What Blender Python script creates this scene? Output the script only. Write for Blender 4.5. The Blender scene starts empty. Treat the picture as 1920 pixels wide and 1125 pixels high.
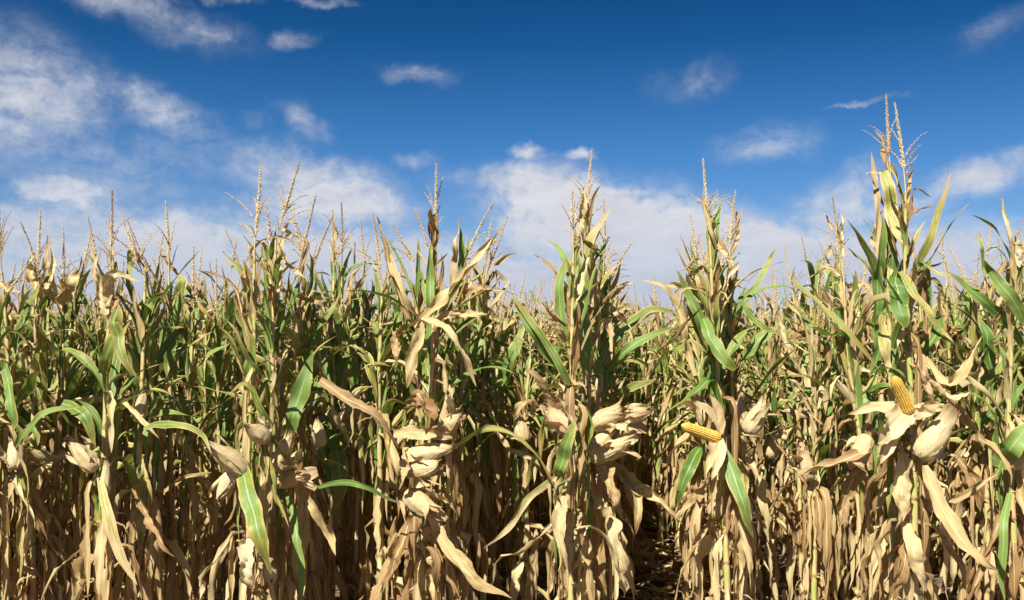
import bpy, math, random
import numpy as np
from mathutils import Vector, Matrix
C = bpy.context.scene
COL = C.collection
R = math.radians
# ------------------------------------------------------------------ camera
FPX = 1920.0                 # focal length in photo pixels (36 mm lens, 36 mm sensor)
CAMZ = 1.45
PITCH = math.atan(107.5 / 1920.0)
cd = bpy.data.cameras.new('camera'); cam = bpy.data.objects.new('camera', cd); COL.objects.link(cam)
cd.lens = 36; cd.sensor_width = 36; cd.clip_end = 6000; cd.clip_start = 0.05
cam.location = (0, 0, CAMZ); cam.rotation_euler = (R(90) + PITCH, 0, 0)
cd.dof.use_dof = True; cd.dof.focus_distance = 5.2; cd.dof.aperture_fstop = 7.1
C.camera = cam
C.render.resolution_x = 1024; C.render.resolution_y = 600
# ------------------------------------------------------------------ sun, sky, exposure
SUN_EL, SUN_AZ = 46.0, 204.0         # degrees; azimuth clockwise from +Y
sd = bpy.data.lights.new('sun', 'SUN'); sun = bpy.data.objects.new('sun', sd); COL.objects.link(sun)
sd.energy = 5.0; sd.angle = R(0.5); sd.color = (1.0, 0.945, 0.84)
sv = Vector((math.cos(R(SUN_EL)) * math.sin(R(SUN_AZ)), math.cos(R(SUN_EL)) * math.cos(R(SUN_AZ)), math.sin(R(SUN_EL))))
sun.rotation_euler = sv.to_track_quat('Z', 'Y').to_euler()
C.view_settings.view_transform = 'Standard'; C.view_settings.look = 'None'
C.view_settings.exposure = 1.08; C.view_settings.gamma = 1.0
C.cycles.use_adaptive_sampling = True
C.cycles.max_bounces = 8; C.cycles.transmission_bounces = 4; C.cycles.diffuse_bounces = 3; C.cycles.glossy_bounces = 2

class NT:
    """small helper for node trees"""
    def __init__(s, tree):
        s.t = tree; s.n = tree.nodes; s.l = tree.links
    def new(s, typ, **kw):
        x = s.n.new(typ)
        for k, v in kw.items(): setattr(x, k, v)
        return x
    def put(s, sock, v):
        if hasattr(v, 'is_output'): s.l.new(v, sock)
        else: sock.default_value = v
    def math(s, op, a, b=None, c=None, clamp=False):
        x = s.new('ShaderNodeMath', operation=op); x.use_clamp = clamp
        s.put(x.inputs[0], a)
        if b is not None: s.put(x.inputs[1], b)
        if c is not None: s.put(x.inputs[2], c)
        return x.outputs[0]
    def ss(s, v, a, b, lo=0.0, hi=1.0, mode='SMOOTHSTEP'):
        x = s.new('ShaderNodeMapRange', interpolation_type=mode)
        s.put(x.inputs[0], v); x.inputs[1].default_value = a; x.inputs[2].default_value = b
        x.inputs[3].default_value = lo; x.inputs[4].default_value = hi
        return x.outputs[0]
    def mix(s, f, a, b, mode='MIX'):
        x = s.new('ShaderNodeMix', data_type='RGBA', blend_type=mode)
        s.put(x.inputs[0], f)
        for i, v in ((6, a), (7, b)):
            if hasattr(v, 'is_output'): s.l.new(v, x.inputs[i])
            else: x.inputs[i].default_value = (v[0], v[1], v[2], 1)
        return x.outputs[2]
    def noise(s, vec, scale, detail=3, rough=0.5, dist=0.0):
        x = s.new('ShaderNodeTexNoise'); s.put(x.inputs['Vector'], vec)
        x.inputs['Scale'].default_value = scale; x.inputs['Detail'].default_value = detail
        x.inputs['Roughness'].default_value = rough; x.inputs['Distortion'].default_value = dist
        return x.outputs[0]
    def xyz(s, x, y, z):
        c = s.new('ShaderNodeCombineXYZ')
        for i, v in enumerate((x, y, z)): s.put(c.inputs[i], v)
        return c.outputs[0]

W = bpy.data.worlds.new('World'); C.world = W; W.use_nodes = True
W.node_tree.nodes.clear(); w = NT(W.node_tree)
sky = w.new('ShaderNodeTexSky', sky_type='NISHITA'); sky.sun_disc = False
sky.sun_elevation = R(SUN_EL); sky.sun_rotation = R(SUN_AZ)
sky.altitude = 200; sky.air_density = 1.0; sky.dust_density = 0.3; sky.ozone_density = 2.0
tc = w.new('ShaderNodeTexCoord'); sp = w.new('ShaderNodeSeparateXYZ'); w.l.new(tc.outputs['Generated'], sp.inputs[0])
az = w.math('ARCTAN2', sp.outputs[0], sp.outputs[1])
el = w.math('ARCSINE', sp.outputs[2])
P = w.xyz(az, el, 0.0)
# deep polarised blue higher up, paler towards the horizon
tint = w.new('ShaderNodeValToRGB'); w.l.new(w.ss(el, 0.0, 0.4, mode='LINEAR'), tint.inputs[0])
cr = tint.color_ramp; cr.elements[0].position = 0.0; cr.elements[0].color = (0.78, 0.80, 0.90, 1)
cr.elements[1].position = 1.0; cr.elements[1].color = (0.022, 0.165, 0.36, 1)
for p_, c_ in ((0.25, (0.47, 0.63, 0.86)), (0.5, (0.21, 0.49, 0.79)), (0.75, (0.055, 0.30, 0.55))):
    e_ = cr.elements.new(p_); e_.color = (*c_, 1)
base = w.mix(1.0, sky.outputs[0], tint.outputs[0], 'MULTIPLY')
# warp so cloud outlines are ragged
wn = w.new('ShaderNodeTexNoise'); w.l.new(P, wn.inputs['Vector']); wn.inputs['Scale'].default_value = 14; wn.inputs['Detail'].default_value = 5; wn.inputs['Roughness'].default_value = 0.6
off = w.new('ShaderNodeVectorMath', operation='SUBTRACT'); w.l.new(wn.outputs['Color'], off.inputs[0]); off.inputs[1].default_value = (0.5, 0.5, 0.5)
sc_ = w.new('ShaderNodeVectorMath', operation='MULTIPLY'); w.l.new(off.outputs[0], sc_.inputs[0]); sc_.inputs[1].default_value = (0.085, 0.05, 0)
wp = w.new('ShaderNodeVectorMath', operation='ADD'); w.l.new(P, wp.inputs[0]); w.l.new(sc_.outputs[0], wp.inputs[1]); WP = wp.outputs[0]
def AE(px, py): return math.atan((px - 960) / FPX), math.atan((670 - py) / FPX)
BLOBS = [  # px, py, rx, ry, tilt(deg, + = rises to the right), weight
 (30, 230, 185, 155, -18, .62), (290, 215, 155, 55, -18, .62), (150, 320, 280, 60, -5, .35), (400, 310, 340, 60, -4, .32),
 (600, 345, 210, 70, -8, .7), (560, 235, 65, 40, -25, .45), (470, 240, 40, 25, 0, .3),
 (230, 35, 260, 50, -14, .48), (380, 78, 60, 16, -10, .4), (535, 72, 66, 22, 8, .46), (430, 12, 60, 14, 0, .42), (600, 0, 90, 12, 0, .4),
 (790, 126, 110, 26, -3, .36), (1300, 150, 115, 50, 14, .30), (1440, 278, 140, 50, 6, .42), (1870, 112, 100, 38, 14, .28), (1620, 218, 90, 8, 6, .38),
 (990, 275, 56, 22, 0, .75), (1088, 280, 50, 18, 0, .65), (1000, 335, 100, 50, 0, .62), (1120, 410, 270, 110, -12, 1.35), (1340, 480, 330, 100, -12, 1.35), (1240, 450, 200, 80, -12, .9), (1010, 420, 120, 55, 0, .7),
 (1590, 380, 130, 70, 25, .66), (1860, 350, 150, 42, 14, .62), (1700, 400, 140, 40, 10, .45),
 (790, 300, 60, 22, 0, .4), (860, 330, 90, 40, 0, .3), (120, 385, 130, 46, 0, .6), (620, 390, 230, 60, 0, .7),
 (250, 450, 420, 80, 0, .7), (150, 360, 300, 50, -3, .38), (1600, 520, 520, 110, 0, 1.1), (480, 520, 600, 110, 0, 1.05), (800, 500, 300, 60, 0, .85), (960, 600, 1800, 170, 0, 1.3), (1850, 480, 200, 60, 0, .6), (100, 560, 400, 90, 0, .7)]
cov = None
for px, py, rx, ry, tilt, wt in BLOBS:
    wt *= 1.12
    a_, e_ = AE(px, py)
    m = w.new('ShaderNodeMapping', vector_type='TEXTURE'); w.l.new(WP, m.inputs[0])
    m.inputs['Location'].default_value = (a_, e_, 0); m.inputs['Rotation'].default_value = (0, 0, R(tilt))
    m.inputs['Scale'].default_value = (rx / FPX * 1.25, ry / FPX * 1.25, 1)
    ln = w.new('ShaderNodeVectorMath', operation='LENGTH'); w.l.new(m.outputs[0], ln.inputs[0])
    v = w.ss(ln.outputs['Value'], 1.0, 0.05, 0.0, wt)
    cov = v if cov is None else w.math('MAXIMUM', cov, v) if wt < .5 else w.math('ADD', w.math('MAXIMUM', cov, v), w.math('MULTIPLY', w.math('MINIMUM', cov, v), 0.3))
strv = w.new('ShaderNodeVectorMath', operation='MULTIPLY'); w.l.new(WP, strv.inputs[0]); strv.inputs[1].default_value = (1, 3.2, 1)
n1 = w.noise(strv.outputs[0], 13, 10, 0.68, 0.5)
n2 = w.noise(P, 55, 7, 0.62, 0.3)
nn = w.math('ADD', w.math('MULTIPLY', n1, 0.62), w.math('MULTIPLY', n2, 0.38))
dens = w.math('MULTIPLY', cov, w.ss(nn, 0.30, 0.68, 0.22, 1.22, 'LINEAR'))
alpha = w.ss(dens, 0.02, 0.88, 0.0, 0.95)
# other parts of the sky (all round) carry scattered cloud too
n3 = w.noise(tc.outputs['Generated'], 2.2, 8, 0.6, 0.2)
inview = w.math('MULTIPLY', w.ss(w.math('ABSOLUTE', az), 0.6, 0.85), 1.0)
alpha = w.math('MAXIMUM', alpha, w.math('MULTIPLY', w.ss(n3, 0.5, 0.72, 0, .7), inview))
ccol = w.mix(w.ss(el, 0.05, 0.16), (4.9, 5.3, 6.4), (6.5, 6.55, 6.9))
shade = w.ss(w.noise(strv.outputs[0], 16, 5, .55), 0.3, 0.7, 0.90, 1.06, 'LINEAR')
cc2 = w.new('ShaderNodeVectorMath', operation='SCALE'); w.l.new(ccol, cc2.inputs[0]); w.l.new(shade, cc2.inputs['Scale'])
final = w.mix(alpha, base, cc2.outputs[0])
bg = w.new('ShaderNodeBackground'); w.l.new(final, bg.inputs[0]); bg.inputs[1].default_value = 0.0535
wo = w.new('ShaderNodeOutputWorld'); w.l.new(bg.outputs[0], wo.inputs[0])

# ------------------------------------------------------------------ pixel -> place helpers
_cR = Matrix.Rotation(R(90) + PITCH, 3, 'X')
def at(px, py, Y):
    """point seen at photo pixel (px,py) standing Y metres in front of the camera"""
    d = _cR @ Vector(((px - 960) / FPX, (562.5 - py) / FPX, -1))
    k = Y / d.y
    return np.array((d.x * k, Y, CAMZ + d.z * k))
# ------------------------------------------------------------------ mesh builder
class MB:
    def __init__(s): s.v = []; s.f3 = []; s.f4 = []; s.uv = []; s.a = []; s.n = 0
    def add(s, v, f, uv=None, a=(0.5, 0.5, 0, 1)):
        v = np.asarray(v, float); f = np.asarray(f, np.int32) + s.n
        (s.f3 if f.shape[1] == 3 else s.f4).append(f)
        s.v.append(v); s.uv.append(np.zeros((len(v), 2)) if uv is None else np.asarray(uv, float))
        a = np.asarray(a, float)
        s.a.append(np.broadcast_to(a, (len(v), 4)) if a.ndim == 1 else a)
        s.n += len(v)
    def join(s, o):
        for f in o.f3: s.f3.append(f + s.n)
        for f in o.f4: s.f4.append(f + s.n)
        s.v += o.v; s.uv += o.uv; s.a += o.a; s.n += o.n
    def arrays(s):
        V = np.concatenate(s.v); UV = np.concatenate(s.uv); A = np.concatenate(s.a)
        F3 = np.concatenate(s.f3) if s.f3 else np.zeros((0, 3), np.int32)
        F4 = np.concatenate(s.f4) if s.f4 else np.zeros((0, 4), np.int32)
        return V, UV, A, F3, F4
    def mesh(s, name, mat, origin=None, smooth=True):
        return mk_mesh(name, *s.arrays(), [mat], origin=origin, smooth=smooth)
def mk_mesh(name, V, UV, A, F3, F4, mats, origin=None, smooth=True, midx=None):
    if origin is not None: V = V - np.asarray(origin)
    me = bpy.data.meshes.new(name)
    me.vertices.add(len(V)); me.vertices.foreach_set('co', V.astype(np.float32).ravel())
    L = np.concatenate([F3.ravel(), F4.ravel()]).astype(np.int32)
    me.loops.add(len(L)); me.loops.foreach_set('vertex_index', L)
    cnt = np.concatenate([np.full(len(F3), 3), np.full(len(F4), 4)]).astype(np.int32)
    st = np.concatenate([[0], np.cumsum(cnt)[:-1]]).astype(np.int32)
    me.polygons.add(len(cnt)); me.polygons.foreach_set('loop_start', st)
    me.update(calc_edges=True)
    if smooth: me.polygons.foreach_set('use_smooth', np.ones(len(cnt), bool))
    ul = me.uv_layers.new(name='UVMap'); ul.data.foreach_set('uv', UV[L].astype(np.float32).ravel())
    ca = me.attributes.new('lf', 'FLOAT_COLOR', 'POINT'); ca.data.foreach_set('color', A.astype(np.float32).ravel())
    for m in mats: me.materials.append(m)
    if midx is not None: me.polygons.foreach_set('material_index', midx.astype(np.int32))
    return me
def link(name, data, parent=None):
    o = bpy.data.objects.new(name, data); COL.objects.link(o)
    if parent is not None: o.parent = parent
    return o

# ------------------------------------------------------------------ materials
def attr_nodes(m):
    a = m.new('ShaderNodeAttribute', attribute_name='lf')
    s = m.new('ShaderNodeSeparateColor'); m.l.new(a.outputs['Color'], s.inputs[0])
    u = m.new('ShaderNodeUVMap'); q = m.new('ShaderNodeSeparateXYZ'); m.l.new(u.outputs[0], q.inputs[0])
    return s.outputs[0], s.outputs[1], s.outputs[2], q.outputs[0], q.outputs[1]
def ramp(m, fac, stops):
    r = m.new('ShaderNodeValToRGB'); m.put(r.inputs[0], fac); c = r.color_ramp
    while len(c.elements) > 1: c.elements.remove(c.elements[-1])
    c.elements[0].position = stops[0][0]; c.elements[0].color = (*stops[0][1], 1)
    for p, col in stops[1:]:
        e = c.elements.new(p); e.color = (*col, 1)
    return r.outputs[0]
def finish(m, mat, col, rough=0.5, trans=0.3, tcol=None, bump=None, bs=0.3, spec=0.35):
    b = m.new('ShaderNodeBsdfPrincipled'); m.put(b.inputs['Base Color'], col); m.put(b.inputs['Roughness'], rough)
    b.inputs['Specular IOR Level'].default_value = spec
    if bump is not None:
        bn = m.new('ShaderNodeBump'); bn.inputs['Strength'].default_value = bs; bn.inputs['Distance'].default_value = 0.003
        m.l.new(bump, bn.inputs['Height']); m.l.new(bn.outputs[0], b.inputs['Normal'])
    out = m.new('ShaderNodeOutputMaterial')
    if trans:
        t = m.new('ShaderNodeBsdfTranslucent'); m.put(t.inputs[0], tcol if tcol is not None else col)
        x = m.new('ShaderNodeMixShader'); x.inputs[0].default_value = trans
        m.l.new(b.outputs[0], x.inputs[1]); m.l.new(t.outputs[0], x.inputs[2]); m.l.new(x.outputs[0], out.inputs[0])
    else: m.l.new(b.outputs[0], out.inputs[0])
def new_mat(name):
    mat = bpy.data.materials.new(name); mat.use_nodes = True; mat.node_tree.nodes.clear()
    return mat, NT(mat.node_tree)
# corn leaf: attribute lf = (dryness, random, paleness)
M_leaf, m = new_mat('corn_leaf'); dry, rnd, pale, U, V = attr_nodes(m)
vx = m.xyz(m.math('MULTIPLY', U, 9.0), m.math('MULTIPLY', V, 3.0), m.math('MULTIPLY', rnd, 57.0))
patch = m.noise(m.xyz(m.math('MULTIPLY', U, 3.2), m.math('MULTIPLY', V, 5.0), m.math('MULTIPLY', rnd, 91.0)), 1.6, 9, 0.72)
stri = m.noise(m.xyz(m.math('MULTIPLY', U, 46.0), m.math('MULTIPLY', V, 1.6), m.math('MULTIPLY', rnd, 31.0)), 1.0, 2, 0.5)
edge = m.math('ABSOLUTE', m.math('MULTIPLY', m.math('SUBTRACT', U, 0.5), 2.0))
e3 = m.math('POWER', edge, 4.0)
tip = m.math('POWER', V, 3.0)
d = m.math('ADD', dry, m.math('MULTIPLY', m.math('SUBTRACT', patch, 0.5), 1.1))
d = m.math('ADD', d, m.math('MULTIPLY', e3, 0.38))
d = m.math('ADD', d, m.math('MULTIPLY', tip, 0.30))
d = m.math('ADD', d, m.math('MULTIPLY', m.math('SUBTRACT', stri, 0.5), 0.22))
green = m.mix(rnd, (0.060, 0.150, 0.015), (0.200, 0.305, 0.070))
green = m.mix(m.ss(stri, .3, .7, 0, .35), green, (0.19, 0.27, 0.09))
tan = m.mix(m.ss(m.noise(vx, 1.0, 3, .55), .25, .75), (0.57, 0.435, 0.205), (0.41, 0.28, 0.115))
tan = m.mix(m.ss(rnd, 0.5, 1.0, 0, .8), tan, (0.64, 0.53, 0.29))
tan = m.mix(m.ss(rnd, 0.55, 0.1, 0, .8), tan, (0.22, 0.11, 0.035))
tan = m.mix(m.ss(patch, .62, .78, 0, .5), tan, (0.25, 0.13, 0.055))
fib = m.noise(m.xyz(m.math('MULTIPLY', U, 70.0), m.math('MULTIPLY', V, 2.5), m.math('MULTIPLY', rnd, 77.0)), 1.0, 3, .6)
tan = m.mix(m.ss(fib, .50, .72, 0, .55), tan, (0.24, 0.14, 0.055))
tan = m.mix(m.ss(fib, .46, .28, 0, .5), tan, (0.68, 0.57, 0.33))
tan = m.mix(pale, tan, (0.66, 0.57, 0.37))
tan = m.mix(m.math('MULTIPLY', m.ss(edge, .10, .04), .6), tan, (0.70, 0.58, 0.33))
f1 = m.ss(d, 0.28, 0.52); f2 = m.ss(d, 0.48, 0.66)
colr = m.mix(f1, green, (0.32, 0.30, 0.055)); colr = m.mix(f2, colr, tan)
rib = m.ss(edge, 0.09, 0.03)
colr = m.mix(m.math('MULTIPLY', rib, m.ss(V, 0.95, 0.4, 0.15, 0.75)), colr, m.mix(f2, (0.46, 0.52, 0.24), (0.62, 0.50, 0.26)))
spots = m.noise(m.xyz(m.math('MULTIPLY', U, 7.0), m.math('MULTIPLY', V, 45.0), rnd), 2.0, 2, .5)
colr = m.mix(m.ss(spots, .70, .76, 0, .5), colr, (0.16, 0.10, 0.05))
tcol = m.mix(0.55, colr, m.mix(f2, (0.16, 0.30, 0.012), (0.62, 0.33, 0.07)))
finish(m, M_leaf, colr, m.mix(f2, (.42, .42, .42), (.62, .62, .62)), 0.24, tcol, stri, 0.7, 0.4)
# husk
M_husk, m = new_mat('corn_husk'); dry, rnd, pale, U, V = attr_nodes(m)
stri = m.noise(m.xyz(m.math('MULTIPLY', U, 30.0), m.math('MULTIPLY', V, 1.3), m.math('MULTIPLY', rnd, 31.0)), 1.0, 3, 0.55)
c1 = m.mix(m.ss(stri, .3, .7), (0.50, 0.37, 0.17), (0.74, 0.63, 0.39))
c1 = m.mix(m.ss(rnd, .4, 0, 0, .6), c1, (0.55, 0.36, 0.16))
sp2 = m.noise(m.xyz(m.math('MULTIPLY', U, 9.0), m.math('MULTIPLY', V, 22.0), rnd), 3.0, 2, .5)
c1 = m.mix(m.math('MULTIPLY', m.ss(sp2, .66, .72, 0, .55), m.ss(V, .35, .8)), c1, (0.12, 0.09, 0.06))
c1 = m.mix(m.ss(V, .82, 1.0, 0, .6), c1, (0.30, 0.19, 0.09))
vein = m.noise(m.xyz(m.math('MULTIPLY', U, 60.0), m.math('MULTIPLY', V, 1.0), m.math('MULTIPLY', rnd, 13.0)), 1.0, 2, .5)
c1 = m.mix(m.ss(vein, .52, .66, 0, .55), c1, (0.33, 0.22, 0.10))
blot = m.noise(m.xyz(m.math('MULTIPLY', U, 2.0), m.math('MULTIPLY', V, 3.0), m.math('MULTIPLY', rnd, 47.0)), 1.5, 6, .7)
c1 = m.mix(m.ss(blot, .52, .70, 0, .5), c1, (0.36, 0.30, 0.22))
c1 = m.mix(dry, m.mix(.5, c1, (0.30, 0.36, 0.10)), c1)
finish(m, M_husk, c1, 0.55, 0.22, m.mix(.5, c1, (0.75, 0.40, 0.10)), stri, 0.9, 0.35)
# stalk
M_stalk, m = new_mat('corn_stalk'); dry, rnd, pale, U, V = attr_nodes(m)
g = m.new('ShaderNodeNewGeometry')
tcn = m.new('ShaderNodeTexCoord'); oi = m.new('ShaderNodeObjectInfo')
zz = m.xyz(m.math('MULTIPLY', U, 3.0), m.math('MULTIPLY', V, 7.0), m.math('ADD', m.math('MULTIPLY', rnd, 40.0), m.math('MULTIPLY', oi.outputs['Random'], 30.0)))
pn = m.noise(zz, 1.0, 3, .5); sn = m.noise(m.xyz(m.math('MULTIPLY', U, 26.0), m.math('MULTIPLY', V, 3.0), rnd), 1.0, 2, .5)
c1 = m.mix(m.ss(sn, .3, .7), (0.38, 0.26, 0.105), (0.54, 0.42, 0.20))
c1 = m.mix(m.ss(pn, .40, .54, .15, 1), (0.30, 0.34, 0.09), c1)
c1 = m.mix(m.ss(pn, .58, .68, 0, .7), c1, (0.36, 0.17, 0.13))
c1 = m.mix(m.math('MULTIPLY', pale, .8), c1, (0.12, 0.07, 0.04))
finish(m, M_stalk, c1, 0.45, 0, None, sn, 0.5, 0.4)
# tassel
M_tas, m = new_mat('corn_tassel'); dry, rnd, pale, U, V = attr_nodes(m)
c1 = m.mix(rnd, (0.54, 0.39, 0.18), (0.80, 0.66, 0.40))
c1 = m.mix(dry, c1, (0.20, 0.10, 0.055))
finish(m, M_tas, c1, 0.6, 0.25, m.mix(.4, c1, (0.7, .4, .1)))
# cob
M_cob, m = new_mat('corn_kernels'); dry, rnd, pale, U, V = attr_nodes(m)
c1 = m.mix(rnd, (0.62, 0.38, 0.04), (0.80, 0.57, 0.12))
c1 = m.mix(pale, c1, (0.26, 0.09, 0.01))
finish(m, M_cob, c1, 0.45, 0, None, None, 0, 0.5)
M_silk, m = new_mat('corn_silk'); dry, rnd, pale, U, V = attr_nodes(m)
finish(m, M_silk, m.mix(rnd, (0.07, 0.035, 0.02), (0.28, 0.15, 0.06)), 0.7, 0)
# soil, litter, tree
M_soil, m = new_mat('soil'); tcn = m.new('ShaderNodeTexCoord'); o_ = tcn.outputs['Object']
a = m.noise(o_, 7.0, 8, .65); b = m.noise(o_, 0.6, 4, .6); c_ = m.noise(o_, 60.0, 4, .6)
c1 = m.mix(m.ss(a, .3, .7), (0.05, 0.032, 0.020), (0.14, 0.095, 0.06)); c1 = m.mix(m.ss(b, .4, .7, 0, .4), c1, (0.30, 0.23, 0.14))
finish(m, M_soil, c1, 0.9, 0, None, m.math('ADD', a, m.math('MULTIPLY', c_, .4)), 1.0, 0.1)
M_bark, m = new_mat('bark'); tcn = m.new('ShaderNodeTexCoord')
n_ = m.noise(tcn.outputs['Object'], 3.0, 5, .6); finish(m, M_bark, m.mix(n_, (0.06, 0.045, 0.03), (0.16, 0.12, 0.09)), .9, 0, None, n_, .6, .2)
M_crown, m = new_mat('tree_foliage'); dry, rnd, pale, U, V = attr_nodes(m)
c1 = m.mix(rnd, (0.030, 0.060, 0.018), (0.075, 0.115, 0.035)); finish(m, M_crown, c1, .6, .25)

# ------------------------------------------------------------------ shape generators
rng = np.random.default_rng(7)
def nrm(v): return v / np.maximum(np.linalg.norm(v, axis=-1, keepdims=True), 1e-9)
def spline(pts, n):
    """Catmull-Rom through pts, resampled evenly to n+1 points"""
    P_ = np.array(pts, float)
    if len(P_) == 2: P_ = np.array([P_[0], (P_[0] + P_[1]) / 2, P_[1]])
    Q = np.vstack([2 * P_[0] - P_[1], P_, 2 * P_[-1] - P_[-2]]); out = []
    for i in range(1, len(Q) - 2):
        t = np.linspace(0, 1, 14, endpoint=False)[:, None]; a, b, c, d_ = Q[i - 1], Q[i], Q[i + 1], Q[i + 2]
        out.append(0.5 * ((2 * b) + (-a + c) * t + (2 * a - 5 * b + 4 * c - d_) * t**2 + (-a + 3 * b - 3 * c + d_) * t**3))
    out.append(P_[-1:]); O = np.vstack(out)
    s = np.concatenate([[0], np.cumsum(np.linalg.norm(np.diff(O, axis=0), axis=1))])
    return np.stack([np.interp(np.linspace(0, s[-1], n + 1), s, O[:, k]) for k in range(3)], 1), s[-1]
def smooth_noise(n, amp, r, knots=5):
    return np.interp(np.linspace(0, 1, n), np.linspace(0, 1, knots), r.normal(0, amp, knots))
def ribbon(mb, P_, L, width, dry, r, face=None, m=6, curl=0.6, ruffle=0.3, twist=0.3, pale=0.0, blunt=False, base_w=0.6, crumple=0.0, thick=False):
    n = len(P_) - 1; v = np.linspace(0, 1, n + 1)
    T = np.gradient(P_, axis=0); T = nrm(T)
    if face is None: face = np.array([0, -1, .3])
    face = np.asarray(face, float)
    S = np.cross(T, np.broadcast_to(face, T.shape))
    bad = np.linalg.norm(S, axis=1) < .15; S[bad] += np.array([.2, 0, 0]); S = nrm(S)
    N = nrm(np.cross(S, T))
    tw = smooth_noise(n + 1, twist, r) * np.minimum(1, v * 3)
    c, s = np.cos(tw)[:, None], np.sin(tw)[:, None]
    S, N = S * c + N * s, N * c - S * s
    k = .38
    prof = np.where(v < k, base_w + (1 - base_w) * np.sin(np.clip(v / k, 0, 1) * math.pi / 2), np.maximum(0, 1 - ((v - k) / (1 - k))**2.1)**.8)
    if blunt: prof = np.where(v < k, prof, np.maximum(.25, 1 - .75 * ((v - k) / (1 - k))**3))
    prof = prof * (1 + smooth_noise(n + 1, .07 + .13 * crumple, r, 7)); prof[-1] = max(.02, prof[-1] * .5)
    hw = width / 2 * prof
    s_ = np.linspace(-1, 1, m + 1)
    th = np.clip(curl * (1 + smooth_noise(n + 1, .45, r, 6)), .05, 5.2)[:, None] / 2
    lat = np.sin(s_ * th) / th; nor = (1 - np.cos(s_ * th)) / th
    fr = r.uniform(5, 9) * max(L, .2) / .7; p1, p2 = r.uniform(0, 6.28, 2); p3 = r.uniform(0, 6.28)
    ruf = (np.where(s_ > 0, 1, 0) * np.sin(v[:, None] * fr * 6.28 / 1.6 + p1) + np.where(s_ < 0, 1, 0) * np.sin(v[:, None] * fr * 5.1 / 1.6 + p2)) * np.abs(s_)**1.8 * ruffle
    if crumple > 0:
        ruf = ruf + crumple * .55 * np.sin(s_ * 3.3 + v[:, None] * 17 + p3) * np.sin(v[:, None] * 31 + p1) + crumple * r.normal(0, .10, (n + 1, m + 1))
    lat = lat + (r.normal(0, .05 * crumple, (n + 1, m + 1)) * np.abs(s_) + r.normal(0, .13, (n + 1, m + 1)) * crumple * np.abs(s_)**8 if crumple else 0)
    Pn = P_[:, None, :] + S[:, None, :] * (lat * hw[:, None])[..., None] + N[:, None, :] * ((nor + ruf) * hw[:, None])[..., None]
    uv = np.stack(np.broadcast_arrays((s_ * .5 + .5)[None, :], v[:, None]), -1)
    i, j = np.meshgrid(np.arange(n), np.arange(m), indexing='ij'); a = (i * (m + 1) + j).ravel()
    F = np.stack([a, a + 1, a + m + 2, a + m + 1], 1)
    rn = r.uniform()
    mb.add(Pn.reshape(-1, 3), F, uv.reshape(-1, 2), (dry, rn, pale, 1))
def tube(mb, P_, rad, sides=6, a=(0.5, .5, 0, 1), L=None, amps=None):
    P_ = np.asarray(P_, float); n = len(P_) - 1; T = nrm(np.gradient(P_, axis=0))
    ref = np.array([1., 0, 0]) if abs(T[0][0]) < .8 else np.array([0, 1., 0])
    X = nrm(np.cross(T, ref)); Y = np.cross(T, X); rad = np.broadcast_to(rad, n + 1)
    ph = np.linspace(0, 2 * math.pi, sides + 1)
    V_ = P_[:, None, :] + (X[:, None, :] * np.cos(ph)[None, :, None] + Y[:, None, :] * np.sin(ph)[None, :, None]) * rad[:, None, None]
    s = np.concatenate([[0], np.cumsum(np.linalg.norm(np.diff(P_, axis=0), axis=1))])
    uv = np.stack(np.broadcast_arrays((ph / 6.2832)[None, :], s[:, None]), -1)
    i, j = np.meshgrid(np.arange(n), np.arange(sides), indexing='ij'); q = (i * (sides + 1) + j).ravel()
    A = np.asarray(a, float)
    if amps is not None: A = np.repeat(amps, sides + 1, axis=0)
    mb.add(V_.reshape(-1, 3), np.stack([q, q + 1, q + sides + 2, q + sides + 1], 1), uv.reshape(-1, 2), A)
def spikelets(mb, P_, r, step, length, wid, spread, brown, sides=3):
    """tiny pointed glumes set round a tassel branch"""
    s = np.concatenate([[0], np.cumsum(np.linalg.norm(np.diff(P_, axis=0), axis=1))]); k = max(3, int(s[-1] / step))
    t = np.clip((np.arange(k) + .5) / k + r.normal(0, .25 / k, k), 0, 1) * s[-1]; B = np.stack([np.interp(t, s, P_[:, q]) for q in range(3)], 1)
    T = nrm(np.gradient(P_, axis=0)); D = nrm(np.stack([np.interp(t, s, T[:, q]) for q in range(3)], 1))
    rv = nrm(r.normal(size=(k, 3))); O = nrm(rv - D * (rv * D).sum(1, keepdims=True)); D2 = nrm(D + O * spread * r.uniform(.5, 1.5, (k, 1)))
    X = nrm(np.cross(D2, rv + .01)); Y = np.cross(D2, X)
    tp = (1.15 - .55 * (t / s[-1])**1.5)[:, None]; ln = length * r.uniform(.8, 1.2, (k, 1)) * tp; w_ = wid * r.uniform(.85, 1.2, (k, 1)) * tp
    B = B + O * wid * .5
    pts = [B] + [B + D2 * ln * .45 + (X * math.cos(q) + Y * math.sin(q)) * w_ for q in np.linspace(0, 6.283, sides, endpoint=False)] + [B + D2 * ln]
    V_ = np.stack(pts, 1); b0 = np.arange(k)[:, None] * (sides + 2); F = []
    for q in range(sides):
        q2 = (q + 1) % sides
        F.append(b0 + np.array([[0, 1 + q2, 1 + q]])); F.append(b0 + np.array([[sides + 1, 1 + q, 1 + q2]]))
    A = np.ones((k, 4)); A[:, 0] = np.clip(brown * (0.15 + 1.0 * (t / s[-1])) + r.normal(0, .08, k), 0, 1); A[:, 1] = r.uniform(0, 1, k); A[:, 2] = 0
    mb.add(V_.reshape(-1, 3), np.concatenate(F), None, np.repeat(A, sides + 2, axis=0))
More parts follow.
